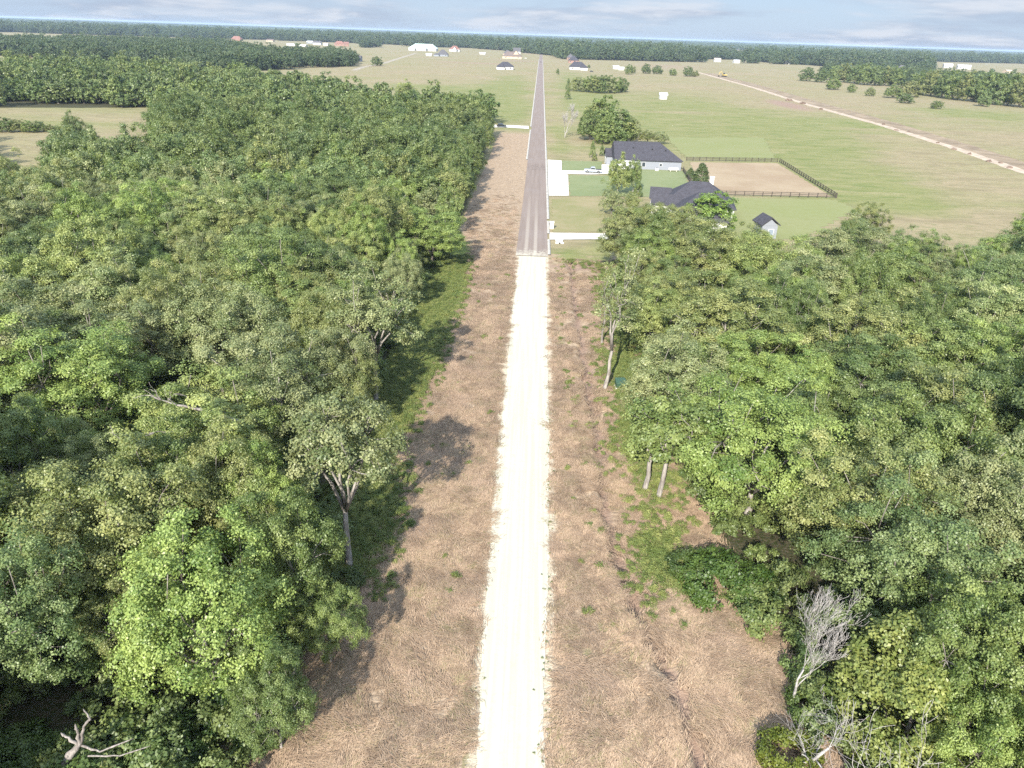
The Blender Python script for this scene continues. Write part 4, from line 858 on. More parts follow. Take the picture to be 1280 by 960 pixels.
def opening(parent, kind, side, cx, cy, w, d, u, zb, ow, oh, framem=None, panem=None, proud=0.0):
    """window or door on one side of a block: frame is the part, pane the sub-part"""
    sx_, sy_ = SIDES[side]
    def bx(m, e, p0, p1):
        lo, hi = u-ow/2-e, u+ow/2+e; z0, z1 = zb-(e if kind == 'window' else 0), zb+oh+e
        if sx_ == 0: f = cy+sy_*d/2; m.box(cx+lo, cx+hi, min(f+sy_*p0, f+sy_*p1), max(f+sy_*p0, f+sy_*p1), z0, z1)
        else: f = cx+sx_*w/2; m.box(min(f+sx_*p0, f+sx_*p1), max(f+sx_*p0, f+sx_*p1), cy+lo, cy+hi, z0, z1)
    m = MB(); bx(m, .10, -.03, .05); f = m.build(kind, framem or TRIM, parent)
    m = MB(); bx(m, 0., .03, .075); 
    m.build('pane' if kind == 'window' else 'door_panel', panem or (GLASS if kind == 'window' else DOORM), f)
def house(name, origin, rz, blocks, label, cat='house', wallm=WWHITE, roofm=ROOFD, opens=(), chimney=None, group=None, scale=1.):
    """blocks: (x, y, w, d, wall height, roof rise, kind, axis)"""
    e = empty(name, (origin[0], origin[1], 0), rz, label, cat, group); e.scale = (scale,)*3
    wl_, rf = MB(), MB()
    for i, (x, y, w, d, h, hr, kind, ax) in enumerate(blocks):
        wl_.box(x-w/2, x+w/2, y-d/2, y+d/2, -.1, h-.23-.004*i); roof_block(rf, w, d, h-.006*i, hr, kind, ax, .45, x, y, 0, wl_)
    wl_.build('wall', wallm, e); r = rf.build('roof', roofm, e)
    if chimney:
        x, y, z0, z1 = chimney; m = MB(); m.box(x-.5, x+.5, y-.42, y+.42, z0, z1); m.box(x-.6, x+.6, y-.52, y+.52, z1+.003, z1+.18); m.build('chimney', TRIM, r)
    for o in opens: 
        b = blocks[o[2]]; opening(e, o[0], o[1], b[0], b[1], b[2], b[3], *o[3:])
    return e
# the long house behind the pickup truck
pA = at(769, 211); qA = at(851, 213.6); aA = math.atan2(qA[1]-pA[1], qA[0]-pA[0]); LA = float(np.linalg.norm(qA-pA))
fr = frame_of(pA, aA)
eA = house('ranch_house', fr(LA/2, 7.2), aA, [(0, 0, LA, 13.6, 3.1, 5.0, 'halfhip', 'x'), (-LA/2-.6, 3.2, 3.2, 5.4, 3.1, 2.2, 'gable', 'x')], 'long pale grey house with a big charcoal hipped roof behind the pickup truck', 'house', WGREY, ROOFD,
   [('window', 's', 0, -3.9, .95, 1.1, 1.4), ('window', 's', 0, -1.6, .95, 1.1, 1.4), ('window', 's', 0, 4.2, 1.3, .8, .7), ('garage_door', 's', 0, -8.2, 0., 3.6, 2.35), ('window', 'w', 1, -1.6, .9, 1.2, 1.5), ('door', 'w', 1, .9, 0., 1.1, 2.2), ('window', 'w', 0, -5.2, .9, 1.4, 1.5)])
m = MB(); m.box(-LA/2-.02+.9, -LA/2+5.9, -7.3, -6.83, 2.42, 2.82); [m.box(-LA/2+x, -LA/2+x+.28, -7.32, -7.04, 0, 2.42) for x in (1.0, 5.5)]; m.build('porch_frame', TRIM, eA)
rfA = [c for c in eA.children if c.name.startswith('roof')][0]
for vx, vy in ((-5, -2.6), (1.5, -3.0), (6, -3.4), (3.5, 2.4)): m = MB(); zc = 3.1+5.*(1-abs(vy)/7.25); m.box(vx-.2, vx+.2, vy-.2, vy+.2, zc-.35, zc+.32); m.build('roof_vent', DARKM, rfA)
# the low grey house with gables and a white chimney, half hidden by the oaks
pB = at(813, 263); aB = R(-9)
eB = house('gabled_house', (pB[0]+10.0, pB[1]-2.5), aB, [(1.2, 1.5, 17.5, 13.0, 3.0, 5.0, 'hip', 'x'), (-8.2, 3.0, 4.6, 4.2, 3.3, 2.4, 'gable', 'x'), (-7.4, -2.6, 5.2, 3.4, 2.9, 2.2, 'gable', 'x'), (1.4, -7.6, 11.0, 11.0, 2.9, 4.3, 'hip', 'x'), (4.6, -15.4, 5.4, 6.0, 2.75, 2.4, 'hip', 'y')],
   'low grey-roofed house with small white gables and a white chimney behind the oaks', 'house', WWHITE, ROOFD, [('window', 'w', 1, 0., .9, 1.4, 1.6), ('door', 'w', 2, 0., 0., 1.1, 2.1), ('window', 'e', 4, 1.5, 1., 1.2, 1.2), ('garage_door', 's', 4, .2, 0., 4.2, 2.1)], (4.1, 2.6, 5.6, 9.0))
# small gabled shed beside it
pC = at(944, 297)
house('garden_shed', (pC[0]+2.4, pC[1]+1.6), R(8), [(0, 0, 3.6, 4.4, 3.2, 1.7, 'gable', 'y')], 'small pale grey gabled shed with a charcoal roof at the edge of the right wood', 'shed', WGREY, ROOFD, [('door', 's', 0, .4, 0., 1.1, 2.1, TRIM, plain('blue_door', (.20, .24, .28), .6))])
# little white shed alone in the meadow
pS = at(828.5, 124)
house('meadow_shed', pS[:2], R(4), [(0, 0, 5.2, 3.6, 3.0, 1.5, 'gable', 'x')], 'little white shed standing alone in the green meadow', 'shed', WWHITE, ROOFW, [('door', 's', 0, -.6, 0., 1.4, 2.1)])
# dark roofed house left of the far road, the pair at its end, and the group opposite
def far_house(px, py, wpx, dep, h, hr, kind, label, wallm=WWHITE, roofm=ROOFD, name='far_house', cat='house', rz=0., extra=(), opens=2, chim=None, group=None):
    p = at(px, py); w = wpx*(p-np.array([0, 0, H]))@CF/F
    bl = [(0, dep/2, w, dep, h, hr, kind, 'x')] + [(x*w, y, a*w, b, c, d_, k, ax) for (x, y, a, b, c, d_, k, ax) in extra]
    op = [('window', 's', 0, w*(-.32+.64*i/max(1, opens-1)), h*.32, min(1.8, w*.1), h*.4) for i in range(opens)]
    return house(name, p[:2], rz, bl, label, cat, wallm, roofm, op, chim, group)
far_house(631, 87, 21, 14, 3.4, 5.2, 'hip', 'dark hip-roofed house with white walls standing nearest the far road on its left', extra=((-.22, -2.5, .44, 6, 3.0, 3.2, 'hip', 'x'),))
far_house(640, 73.5, 24, 16, 4.0, 7.5, 'hip', 'brown-roofed house at the road\'s far end, on its left', WTAN, ROOFB, extra=((.20, 9, .4, 12, 5.0, 9, 'gable', 'y'),))
far_house(634, 69.5, 10, 12, 4, 6, 'hip', 'grey roof just visible behind the brown-roofed house', WTAN, ROOFG)
far_house(646, 67.5, 9, 12, 5, 7.5, 'gable', 'white gable rising behind the brown-roofed house', WWHITE, ROOFG)
far_house(723, 87.5, 22, 15, 3.6, 6.0, 'hip', 'large dark-roofed house with white walls right of the far road', WWHITE, ROOFD, extra=((.30, -3.5, .40, 9, 3.3, 3.6, 'hip', 'x'), (-.2, 19, .45, 14, 4.2, 6.0, 'hip', 'x')))
far_house(717, 79, 13, 16, 4.2, 7.0, 'hip', 'second dark roof behind the large dark-roofed house', WBRICK, ROOFD)
far_house(713, 75, 9, 14, 4, 6.5, 'hip', 'brown-grey roof farthest back in the group right of the road', WBRICK, ROOFG)
far_house(770, 86.5, 7, 9, 3.0, 1.6, 'gable', 'white outbuilding, left one of the pair beside the young trees', WWHITE, ROOFW, 'outbuilding', 'outbuilding', group='white outbuildings by the young trees', opens=1)
far_house(776.5, 87.8, 6.5, 9, 2.6, 1.4, 'gable', 'white outbuilding, right and lower one of the pair beside the young trees', WWHITE, ROOFW, 'outbuilding', 'outbuilding', group='white outbuildings by the young trees', opens=1)
far_house(529, 63.5, 34, 22, 5.2, 8.5, 'hip', 'very large white house with a mint-green metal roof at the end of the farm track', WWHITE, ROOFT, 'mansion', 'house', extra=((-.40, -4, .22, 14, 5, 5, 'hip', 'y'), (.38, -4, .24, 14, 5, 5.5, 'hip', 'y'), (0, -4, .25, 10, 5.6, 6, 'gable', 'y')), opens=5)
far_house(553, 70.5, 13, 14, 3.4, 7.5, 'hip', 'grey hip-roofed house in front of the mint-roofed mansion', WGREY, ROOFG, extra=((-.55, -2, .5, 9, 3.0, 2.2, 'hip', 'x'),))
far_house(536, 70, 7, 8, 2.8, 1.4, 'gable', 'low white garage left of the grey hip-roofed house', WWHITE, ROOFW, 'outbuilding', 'outbuilding')
far_house(568, 64.5, 13, 16, 4.8, 7, 'hip', 'white house with a red roof right of the mint-roofed mansion', WWHITE, ROOFR, extra=((.05, -4, .35, 8, 5, 5, 'gable', 'y'),))
far_house(447, 77, 8, 10, 5.0, 2.4, 'gable', 'grey farm shed at the end of the dark tree belt', WGREY, ROOFG, 'farm_shed', 'shed')
far_house(603, 68, 7, 8, 2.6, 1.2, 'gable', 'low white trailer house in the brown field left of the far road', WWHITE, ROOFW, 'trailer_house', 'trailer', opens=1)
far_house(672, 64.5, 7, 10, 3.6, 2, 'gable', 'white shed straight across the end of the road', WWHITE, ROOFW, 'farm_shed', 'shed', opens=1)
far_house(674.5, 66, 5, 8, 3, 1.8, 'gable', 'lower white shed right beside the one across the road\'s end', WWHITE, ROOFW, 'farm_shed', 'shed', opens=1)
for (px, py, w, h, hr, wm_, rm, lab) in ((295, 51, 13, 4.5, 7, WBRICK, ROOFR, 'red-brown farmhouse by the tan yard left of the dark belt'), (308, 61.5, 8, 3.2, 1.6, WWHITE, ROOFW, 'white shed half hidden by the dark belt of trees'),
   (365, 57.5, 13, 3.2, 1.5, WWHITE, ROOFW, 'long white barn, first of the row behind the dark belt'), (378, 58.5, 9, 3, 1.5, WWHITE, ROOFW, 'short white barn beside the long white barn'), (387, 54.5, 8, 4, 2.5, WGREY, ROOFW, 'pale grey barn set back behind the short white barn'), (396, 56, 10, 5, 4, WWHITE, ROOFG, 'white house in the middle of the row behind the dark belt'), (407, 57, 6, 4, 2, WWHITE, ROOFTAN, 'tan-roofed shed right of the white house in the row'),
   (424, 57.5, 12, 5, 6, WBRICK, ROOFR, 'brick house at the right end of the row'), (433, 58, 6, 6, 4, WBRICK, ROOFR, 'tall brick gable beside the brick house of the row'), (337, 52, 9, 3.5, 3, WTAN, ROOFB, 'brown-roofed house far behind the tan yard'), (53, 41.2, 7, 4.2, 2, WWHITE, ROOFW, 'white barn on the pale field under the far woods'), (28, 40.5, 9, 3.5, 2.5, WTAN, ROOFB, 'brown barn on the pale field left of the white barn'),
   (897, 77.5, 8, 4.5, 3, WWHITE, ROOFTAN, 'white house at the far end of the earth track, by the tree line'), (921, 79, 7, 4, 2.2, WWHITE, ROOFW, 'white shed right of the house by the tree line'), (984, 80.5, 8, 4, 2, WWHITE, ROOFW, 'white shed set in the tree line above the lone field trees'), (1128, 89.5, 13, 5, 5.5, WGREY, ROOFG, 'grey gabled house rising above the right tree belt'), (1185, 84.8, 10, 6, 2.5, WWHITE, ROOFW, 'big white metal barn, left one of the two above the right tree belt'), (1205, 86.5, 15, 6, 2.5, WWHITE, ROOFW, 'long white metal barn, right one of the two above the right tree belt'),
   (1242, 97, 11, 3.4, 1.4, WWHITE, ROOFW, 'low white shed above the right end of the tree belt'), (1262, 91.5, 9, 4, 2, WTAN, ROOFTAN, 'tan barn at the far right of the fields'), (759, 57, 7, 6, 3, WWHITE, ROOFW, 'white barn in the pale clearing of the far woods'), (771, 57.3, 5, 5, 3, WWHITE, ROOFW, 'smaller white barn in the pale clearing of the far woods'), (641, 48.2, 6, 9, 4, WWHITE, ROOFW, 'white speck of a building in the far woods above the road\'s end'), (556, 45, 7, 12, 4, WWHITE, ROOFW, 'white building far in the woods beyond the mansion'), (569, 45.5, 4, 12, 4, WWHITE, ROOFW, 'small white building far in the woods beyond the red roof')):
    far_house(px, py, w, 11, h, hr, 'gable' if hr < 5 else 'hip', lab, wm_, rm, 'far_building', 'building', rz=rng.uniform(-.25, .25), opens=1)

# ------------------------------------------------------------------ fences, boxes, vehicles
FENCE = plain('dark_fence_wood', (.07, .06, .05), .85, .2, var=.25)
def fence(a, b, label, sp=2.6, h=1.45, rails=(.4, .85, 1.3)):
    a, b = np.array(a[:2]), np.array(b[:2]); L = np.linalg.norm(b-a); n = int(round(L/sp)); e = empty('paddock_fence', (a[0], a[1], 0), math.atan2(b[1]-a[1], b[0]-a[0]), label, 'fence', 'paddock fences')
    m = MB(); [m.box(0, L, -.03, .03, zc-.08, zc+.08) for zc in rails]; m.build('rails', FENCE, e)
    pm = MB(); pm.box(-.09, .09, -.09, .09, -.2, h, bev=.015); pm = pm.mesh('post', FENCE)
    for i in range(n+1): link('post', pm, e).location = (i*L/n, .13, 0)
    return e
fA, fB, fC, fD = at(858, 201), at(972, 202.5), at(1045, 247.5), at(884, 244)
fence(fA, fB, 'dark rail fence along the far side of the dry paddock'); fence(fB+[.4, -.5, 0], fC, 'dark rail fence slanting along the right side of the dry paddock'); fence(fC+[-.4, -.4, 0], fD, 'dark rail fence along the near side of the dry paddock'); fence(at(853, 214), at(868, 238), 'short dark rail fence between the long grey house and the dry paddock', 2.4, 1.6)
# green pad-mounted utility box
pU = at(775.5, 483.5); eU = empty('utility_box', pU, R(6), 'dark green metal utility box on a small white concrete pad', 'utility box')
m = MB(); m.box(-.8, .8, -.75, .75, -.05, .16, bev=.03); m.build('pad', CONC, eU)
GRN = plain('green_paint', (.035, .075, .045), .45, .4, var=.12); m = MB(); m.loft([[(-.68, -.6, .16), (.68, -.6, .16), (.68, .6, .16), (-.68, .6, .16)], [(-.68, -.6, .72), (.68, -.6, .72), (.68, .6, .98), (-.68, .6, .98)], [(-.6, -.5, .80), (.6, -.5, .80), (.6, .58, 1.04), (-.6, .58, 1.04)]]); m.build('cabinet', GRN, eU)
m = MB(); m.box(-.62, -.02, -.625, -.602, .2, .66); m.build('door', GRN, eU); m = MB(); m.box(.02, .62, -.625, -.602, .2, .66); m.build('door', GRN, eU); m = MB(); m.box(.22, .46, -.64, -.627, .4, .6); m.build('warning_plate', plain('plate_yellow', (.55, .48, .12), .5), eU)
# mailbox pillar and drain ends at the kerb
pm_ = at(689.5, 286); e = empty('mailbox_pillar', pm_, 0, 'pale brick mailbox pillar at the mouth of the nearer white driveway', 'mailbox'); m = MB(); m.box(-.45, .45, -.45, .45, 0, 1.5, bev=.03); m.box(-.55, .55, -.55, .55, 1.505, 1.66); m.build('pillar', plain('pale_brick', (.55, .50, .43), .9), e); m = MB(); m.box(-.53, -.455, -.2, .2, 1.0, 1.32); m.build('mailbox_door', DARKM, e)
def culvert(px, py, label):
    p = at(px, py); e = empty('culvert_end', p, 0, label, 'culvert'); m = MB(); m.box(-.9, .9, -.55, 0, -.3, .16); m.build('headwall', CONC, e); m = MB(); m.tube([(0, -.62, .02), (0, -.50, .02)], .2, 12); m.build('pipe', DARKM, e)
culvert(699.5, 303.5, 'concrete drain end with a dark pipe in front of the nearer driveway'); culvert(701.3, 220, 'concrete drain end with a dark pipe beside the wide white pad')
# white tank and air conditioner by the long house
p = fr(LA*.62, -1.3); e = empty('air_conditioner', p, aA, 'small white air conditioner against the long grey house', 'air conditioner'); m = MB(); m.box(-.5, .5, -.5, .5, 0, .95, bev=.05); m.build('casing', TRIM, e); m = MB(); m.tube([(0, 0, .951), (0, 0, .985)], .4, 14); m.build('fan_grille', DARKM, e)
p = fr(LA*.87, -1.6); e = empty('propane_tank', p, aA, 'white horizontal tank on the lawn under the long grey house\'s right end', 'tank'); m = MB(); m.tube([(-1.75, 0, .75), (-1.66, 0, .75), (-1.4, 0, .75), (1.4, 0, .75), (1.66, 0, .75), (1.75, 0, .75)], [.1, .38, .55, .55, .38, .1], 14); m.build('tank', TRIM, e, True); m = MB(); m.box(-1.1, -.9, -.4, .4, 0, .3); m.box(.9, 1.1, -.4, .4, 0, .3); m.build('feet', CONC, e)
# road vehicles
def paint(name, c): 
    m, nt, out = mat(name); b = princ(nt, out, c, .28, .5, .25); b.inputs['Coat Weight'].default_value = .6; return m
LAMP = plain('headlight_glass', (.75, .75, .72), .15, .6); TAIL = plain('tail_light_red', (.35, .02, .02), .3, .5)
def vehicle(origin, rz, label, kind, col, cat):
    e = empty('pickup_truck' if kind == 'truck' else 'parked_car', (*origin[:2], origin[2] if len(origin) > 2 else 0.), rz, label, cat); L = 5.7 if kind == 'truck' else 4.7; w = .98 if kind == 'truck' else .9
    if kind == 'truck':
        body = [(-2.85, .5), (-2.85, 1.08), (-.75, 1.10), (-.75, 1.12), (1.05, 1.12), (2.6, 1.06), (2.85, .95), (2.85, .5)]; cab = [(-.8, 1.10), (-.62, 1.82), (.5, 1.84), (1.2, 1.10)]
    else:
        body = [(-2.35, .4), (-2.35, .95), (-1.9, 1.02), (1.0, 1.0), (2.1, .88), (2.35, .7), (2.35, .4)]; cab = [(-2.0, 1.0), (-1.6, 1.58), (.3, 1.6), (1.15, .98)]
    m = MB(); m.extrude(body, -w, w, 0, .03); 
    if kind == 'truck': m.box(-2.7, -.9, -w+.12, w-.12, 1.095, 1.12, 1)
    b = m.build('body', [col, DARKM], e)
    m = MB(); m.extrude(cab, -w+.12, w-.12, 0, .08); m.build('cab', col, e)
    m = MB(); q = [(x*.86+.03, zc-.02) for x, zc in cab]; q[1] = (q[1][0], q[1][1]-.16); q[2] = (q[2][0], q[2][1]-.16); q[0] = (q[0][0], q[0][1]+.1); q[3] = (q[3][0], q[3][1]+.1)
    m.extrude(q, -w+.10, w-.10, 0, 0.); m.build('side_window', GLASS, e)
    x1, z1 = cab[3]; x0, z0 = cab[2]; m = MB(); m.add([(x1+.02, -w+.25, z1+.03), (x1+.02, w-.25, z1+.03), (x0+.06, w-.3, z0-.08), (x0+.06, -w+.3, z0-.08), (x1-.1, -w+.25, z1), (x1-.1, w-.25, z1), (x0-.06, w-.3, z0-.1), (x0-.06, -w+.3, z0-.1)], [(0, 1, 2, 3), (7, 6, 5, 4), (0, 4, 5, 1), (1, 5, 6, 2), (2, 6, 7, 3), (3, 7, 4, 0)]); m.build('windscreen', GLASS, e)
    rw = .42 if kind == 'truck' else .34
    ty = MB(); ty.tube([(0, -.13, 0), (0, -.1, 0), (0, .1, 0), (0, .13, 0)], [rw*.86, rw, rw, rw*.86], 18); ty = ty.mesh('wheel', DARKM); ri = MB(); ri.tube([(0, -.14, 0), (0, .14, 0)], rw*.58, 12); ri = ri.mesh('rim', STEEL)
    for sx_ in (-.62*L/2, .64*L/2):
        for sy_ in (-1, 1): k = link('wheel', ty, e); k.location = (sx_, sy_*(w-.1), rw); link('rim', ri, k)
    for sy_ in (-1, 1):
        m = MB(); m.box(L/2-.04, L/2+.03, sy_*(w-.3)-.17, sy_*(w-.3)+.17, .72, .9); m.build('headlight', LAMP, e); m = MB(); m.box(-L/2-.03, -L/2+.04, sy_*(w-.16)-.1, sy_*(w-.16)+.1, .7, .98); m.build('tail_light', TAIL, e)
    return e
vehicle((*at(741, 216.2)[:2], .11), R(178), 'silver pickup truck parked on the narrow white driveway', 'truck', paint('silver_paint', (.44, .45, .47)), 'pickup truck')
vehicle((*at(627, 159.2)[:2], .115), R(3), 'dark car on the short white driveway at the end of the left wood', 'car', paint('black_paint', (.02, .022, .026)), 'car')
vehicle((*at(657, 73.4)[:2], 0), R(170), 'white car in front of the brown-roofed far house', 'car', paint('white_paint', (.7, .7, .7)), 'car')
vehicle((*at(739.5, 90)[:2], 0), R(10), 'dark car beside the large dark-roofed far house', 'car', paint('dark_paint', (.03, .03, .034)), 'car')
vehicle((*at(676, 78)[:2], .05), R(92), 'small dark car driving on the far end of the road', 'car', paint('grey_paint', (.08, .08, .09)), 'car')
# yellow tracked excavator beside the earth track
YEL = plain('machine_yellow', (.48, .36, .12), .5, .4, var=.1); p = at(905, 96); e = empty('excavator', p, R(200), 'yellow tracked excavator beside the far end of the earth track', 'excavator'); e.scale = (1.5,)*3
for sy_ in (-1, 1): m = MB(); m.extrude([(-1.9, .45), (-1.6, .05), (1.6, .05), (1.9, .45), (1.6, .85), (-1.6, .85)], sy_*1.05-.3, sy_*1.05+.3); m.build('crawler_track', DARKM, e)
m = MB(); m.box(-2.0, 1.3, -1.25, 1.25, .95, 1.9, bev=.1); m.build('engine_deck', YEL, e); m = MB(); m.extrude([(.1, 1.91), (.2, 3.0), (1.1, 3.0), (1.45, 1.91)], .15, 1.2); m.build('cab', GLASS, e); m = MB(); m.tube([(1.2, -.2, 1.7), (2.9, -.2, 3.9), (4.6, -.2, 3.0)], [.28, .26, .18], 6); m.tube([(4.6, -.2, 3.1), (5.0, -.2, 1.1)], [.2, .15], 6); m.build('boom', YEL, e); m = MB(); m.extrude([(4.7, 1.1), (5.4, .9), (5.2, .15), (4.5, .25)], -.7, .3); m.build('bucket', DARKM, e)
# spoil mounds along the earth track
SPOIL = plain('spoil_earth', (.15, .11, .085), .95, .1, var=.3, scale=.8)
def mound(px, py, r0, hh, seed, label):
    bm = bmesh.new(); bmesh.ops.create_icosphere(bm, subdivisions=3, radius=1.); rs_ = np.random.default_rng(seed); ph = rs_.uniform(0, 6.3, 6)
    for v in bm.verts: k = 1+.22*math.sin(3*v.co.x+ph[0])*math.cos(4*v.co.y+ph[1])+.12*math.sin(9*v.co.x+ph[2]+5*v.co.z); v.co = Vector((v.co.x*r0*k, v.co.y*r0*.7*k, max(v.co.z, -.1)*hh*k))
    me = bpy.data.meshes.new('spoil_mound'); bm.to_mesh(me); bm.free(); me.materials.append(SPOIL); o = link('spoil_mound', me); p = at(px, py); o.location = p; tag(o, label, 'earth mound', 'earth mounds along the earth track'); return o
mound(986, 126, 2.6, 1.6, 1, 'largest dark earth mound on the bank of the earth track'); mound(1003, 130, 2.2, 1.5, 2, 'dark earth mound just right of the largest one'); mound(1026, 137, 1.5, 1., 3, 'small dark mound right of the two larger ones')
for i, (px, py) in enumerate(((1104, 156), (1120, 163), (1136, 165), (1172, 179), (1192, 187), (1212, 193), (1236, 202), (1250, 204), (1262, 210))): mound(px, py, rng.uniform(.7, 1.2), rng.uniform(.5, .9), 10+i, 'little dark clod, one of the row along the near stretch of the earth track')
# pale poles in front of the far left woods
POLE = plain('pale_pole', (.62, .60, .56), .7, .2)
for i, (px, py, hpx) in enumerate(((84, 40.0, 6), (109, 40.5, 4.5), (124, 41, 5), (133, 41, 5.5), (145, 41.5, 6), (175, 43.5, 8), (186, 43, 6), (202, 44, 8))):
    p = at(px, py); hh = hpx*((p-np.array([0, 0, H]))@CF)/F; o = empty('utility_pole', p, 0, '%s pale pole from the left in the row below the far woods' % word(i), 'pole', 'pale poles below the far woods'); m = MB(); m.tube([(0, 0, -.2), (0, 0, hh)], [1.0, .7], 6); m.build('pole', POLE, o); m = MB(); m.box(-2.6, 2.6, -.3, .3, hh*.86, hh*.9); m.build('crossarm', POLE, o)
p = at(1238, 59+43); e = empty('utility_pole', at(1233, 99), 0, 'single utility pole at the right end of the tree belt', 'pole'); m = MB(); m.tube([(0, 0, -.2), (0, 0, 11)], [.35, .25], 6); m.build('pole', POLE, e); m = MB(); m.box(-1.4, 1.4, -.12, .12, 9.9, 10.2); m.build('crossarm', POLE, e)

# ------------------------------------------------------------------ trees of the fields
def field_tree(px, py, top, rpx, tint, label, kind=None, group=None, name='field_tree', cat='tree'):
    """base pixel, top pixel row and half width give the height and the spread"""
    p = at(px, py); dep = (p-np.array([0, 0, H]))@CF; g = at(px, top); hh = max(2., H*(1-math.hypot(p[0], p[1])/math.hypot(g[0], g[1]))) if g[1] > 0 else 10.
    P_ = FULL if kind in (None, FARK) else kind; h0, r0, ms = P_[int(rng.integers(len(P_)))]; sc = rpx*dep/F/r0
    place_tree(name, ms, p[0], p[1], sc, rng.uniform(0, 6.28), tint, label, group, cat, float(np.clip(hh/(h0*sc), .5, 2.6)))
G1 = 'dark trees of the clump behind the long grey house'
for px, py, top, r_, tint, lab in ((737, 175, 140, 14, 'dark green', 'leftmost dark tree of the clump left of the long grey house'), (752, 168, 126, 17, 'mid-green', 'tallest tree at the top of the clump beyond the white pad'), (768, 178, 140, 18, 'dark green', 'dark front tree of the clump, right of its two thin trunks'), (756, 180, 146, 12, 'mid-green', 'front tree of the clump with bare lower trunk'), (782, 178, 150, 13, 'olive', 'olive tree at the clump\'s right end'), (742, 168, 134, 13, 'olive', 'olive tree at the back left of the clump'), (785, 172, 146, 11, 'grey-green', 'grey-green tree at the back right of the clump')): field_tree(px, py, top, r_, tint, lab, FULL, G1)
for i, (px, py, top, r_) in enumerate(((720, 114, 99, 6), (728, 114.5, 98, 7), (736, 115, 98, 7), (744, 116, 97.5, 8), (752, 116.5, 97, 8), (760, 116.5, 97, 8), (768, 116, 97.5, 8), (776, 115, 99, 7), (756, 112, 97, 7), (740, 112, 97, 7))): field_tree(px, py, top, r_, TN[[0, 2, 1, 0, 5, 2, 1, 5, 0, 1][i]], '%s tree of the dense oval thicket, %s from its road end' % (TN[[0, 2, 1, 0, 5, 2, 1, 5, 0, 1][i]], word(i)) if i < 8 else '%s tree at the back of the oval thicket' % TN[[0, 1][i-8]], FULL, 'trees of the oval thicket')
for a in ((710, 113, 99, 2.6, 'dark green', 'slim dark young tree at the road end of the oval thicket', [JUN]), (709.5, 124, 111, 3.2, 'mid-green', 'slim young tree standing in front of the oval thicket', [JUN]), (740, 197, 177, 3.4, 'mid-green', 'young tree on the rough grass behind the silver pickup', [JUN]), (752, 195, 182, 2.8, 'dark green', 'smaller young tree between the pickup and the clump', [JUN]), (743, 201, 195, 3, 'olive', 'little round shrub at the foot of the young tree behind the pickup', [JUN2]),
          (809, 180, 164, 9, 'olive', 'round olive tree peeping over the long grey house\'s roof', MID), (825, 180, 166, 8, 'grey-green', 'grey-green tree right beside it over the long house\'s roof', MID), (874, 236, 207, 11, (.035, .06, .024), 'dark upright tree at the near corner of the dry paddock', [JUN2]), (862, 223, 211, 5, (.035, .06, .024), 'low dark shrub behind the upright tree at the paddock corner', [JUN2]),
          (889, 286, 246, 24, (.07, .125, .022), 'bright green round tree in front of the low house\'s right end', FULL), (772, 243, 201, 13, 'yellow-green', 'light green yard tree with a thin pale trunk on the lawn', MID), (791, 240, 203, 9, 'mid-green', 'darker narrow yard tree right of the light green one', MID), (764, 268, 238, 13, 'grey-green', 'grey-green shrubby tree on the rough lawn before the oaks', MID), (788, 266, 242, 8, 'olive', 'small olive tree at the house side of the rough lawn', MID), (797, 246, 228, 5, 'dark green', 'small dark bush by the yard trees', [JUN2]),
          (508, 131, 105, 12, (.115, .15, .05), 'pale feathery tree alone at the back edge of the left wood', MID), (471, 82.5, 71, 6, 'dark green', 'single dark tree in the bend of the farm track', FARK), (697, 93, 86, 1.8, 'dark green', 'small dark tree on the grass right of the far road', FARK), (736, 85, 81, 1.6, 'dark green', 'tiny tree right of the large dark-roofed far house', FARK), (786, 93, 81, 4.5, 'mid-green', 'pale green tree, left end of the row beside the white outbuildings', FARK),
          (791, 91.5, 84, 3.5, 'olive', 'little olive tree second in the row beside the white outbuildings', FARK), (807, 92, 81, 5, 'dark green', 'dark upright tree in the middle of the meadow row', FARK), (821, 92.5, 83, 5.5, 'dark green', 'dark round tree right of the upright one in the meadow row', FARK), (841, 94.5, 86, 4.5, 'mid-green', 'small round tree fourth in the meadow row', FARK), (860, 95.5, 83.5, 5.5, 'dark green', 'tall dark tree near the right end of the meadow row', FARK), (869, 96, 88.5, 3.8, 'olive', 'pale shrub ending the meadow row', FARK),
          (1008, 101.5, 85, 8, 'dark green', 'dark round tree alone left of the right tree belt', FARK), (1042, 112, 98, 8, 'mid-green', 'round tree in front of the right tree belt', FARK), (1063, 115.5, 106, 4.5, 'mid-green', 'small round bush in the grass before the right tree belt', FARK), (1087, 120, 110, 5, 'grey-green', 'grey-green bush right of the small round bush', FARK), (1115, 122.5, 107, 9, 'mid-green', 'mid-green tree left of the pale round one', FARK), (1136, 121, 102, 11, (.10, .115, .05), 'pale olive round tree standing before the right tree belt', FARK), (1131, 129, 119, 8, 'dark green', 'low dark tree at the foot of the pale olive one', FARK), (1170, 136, 127, 6.5, 'mid-green', 'low green bush alone on the right meadow', FARK)):
    field_tree(*a)
for i, (px, py, top, r_) in enumerate(((-4, 165, 148, 9), (10, 165.5, 149, 8), (24, 165, 150, 8), (38, 165.5, 151, 8), (51, 165, 153, 7), (63, 165, 155, 6), (73, 164.5, 157, 5))): field_tree(px, py, top, r_, ['mid-green', 'dark green', 'olive'][i % 3], '%s low tree of the short hedge row across the left clearing, %s from the left' % (['mid-green', 'dark', 'olive'][i % 3], word(i)), FULL, 'hedge row in the left clearing')
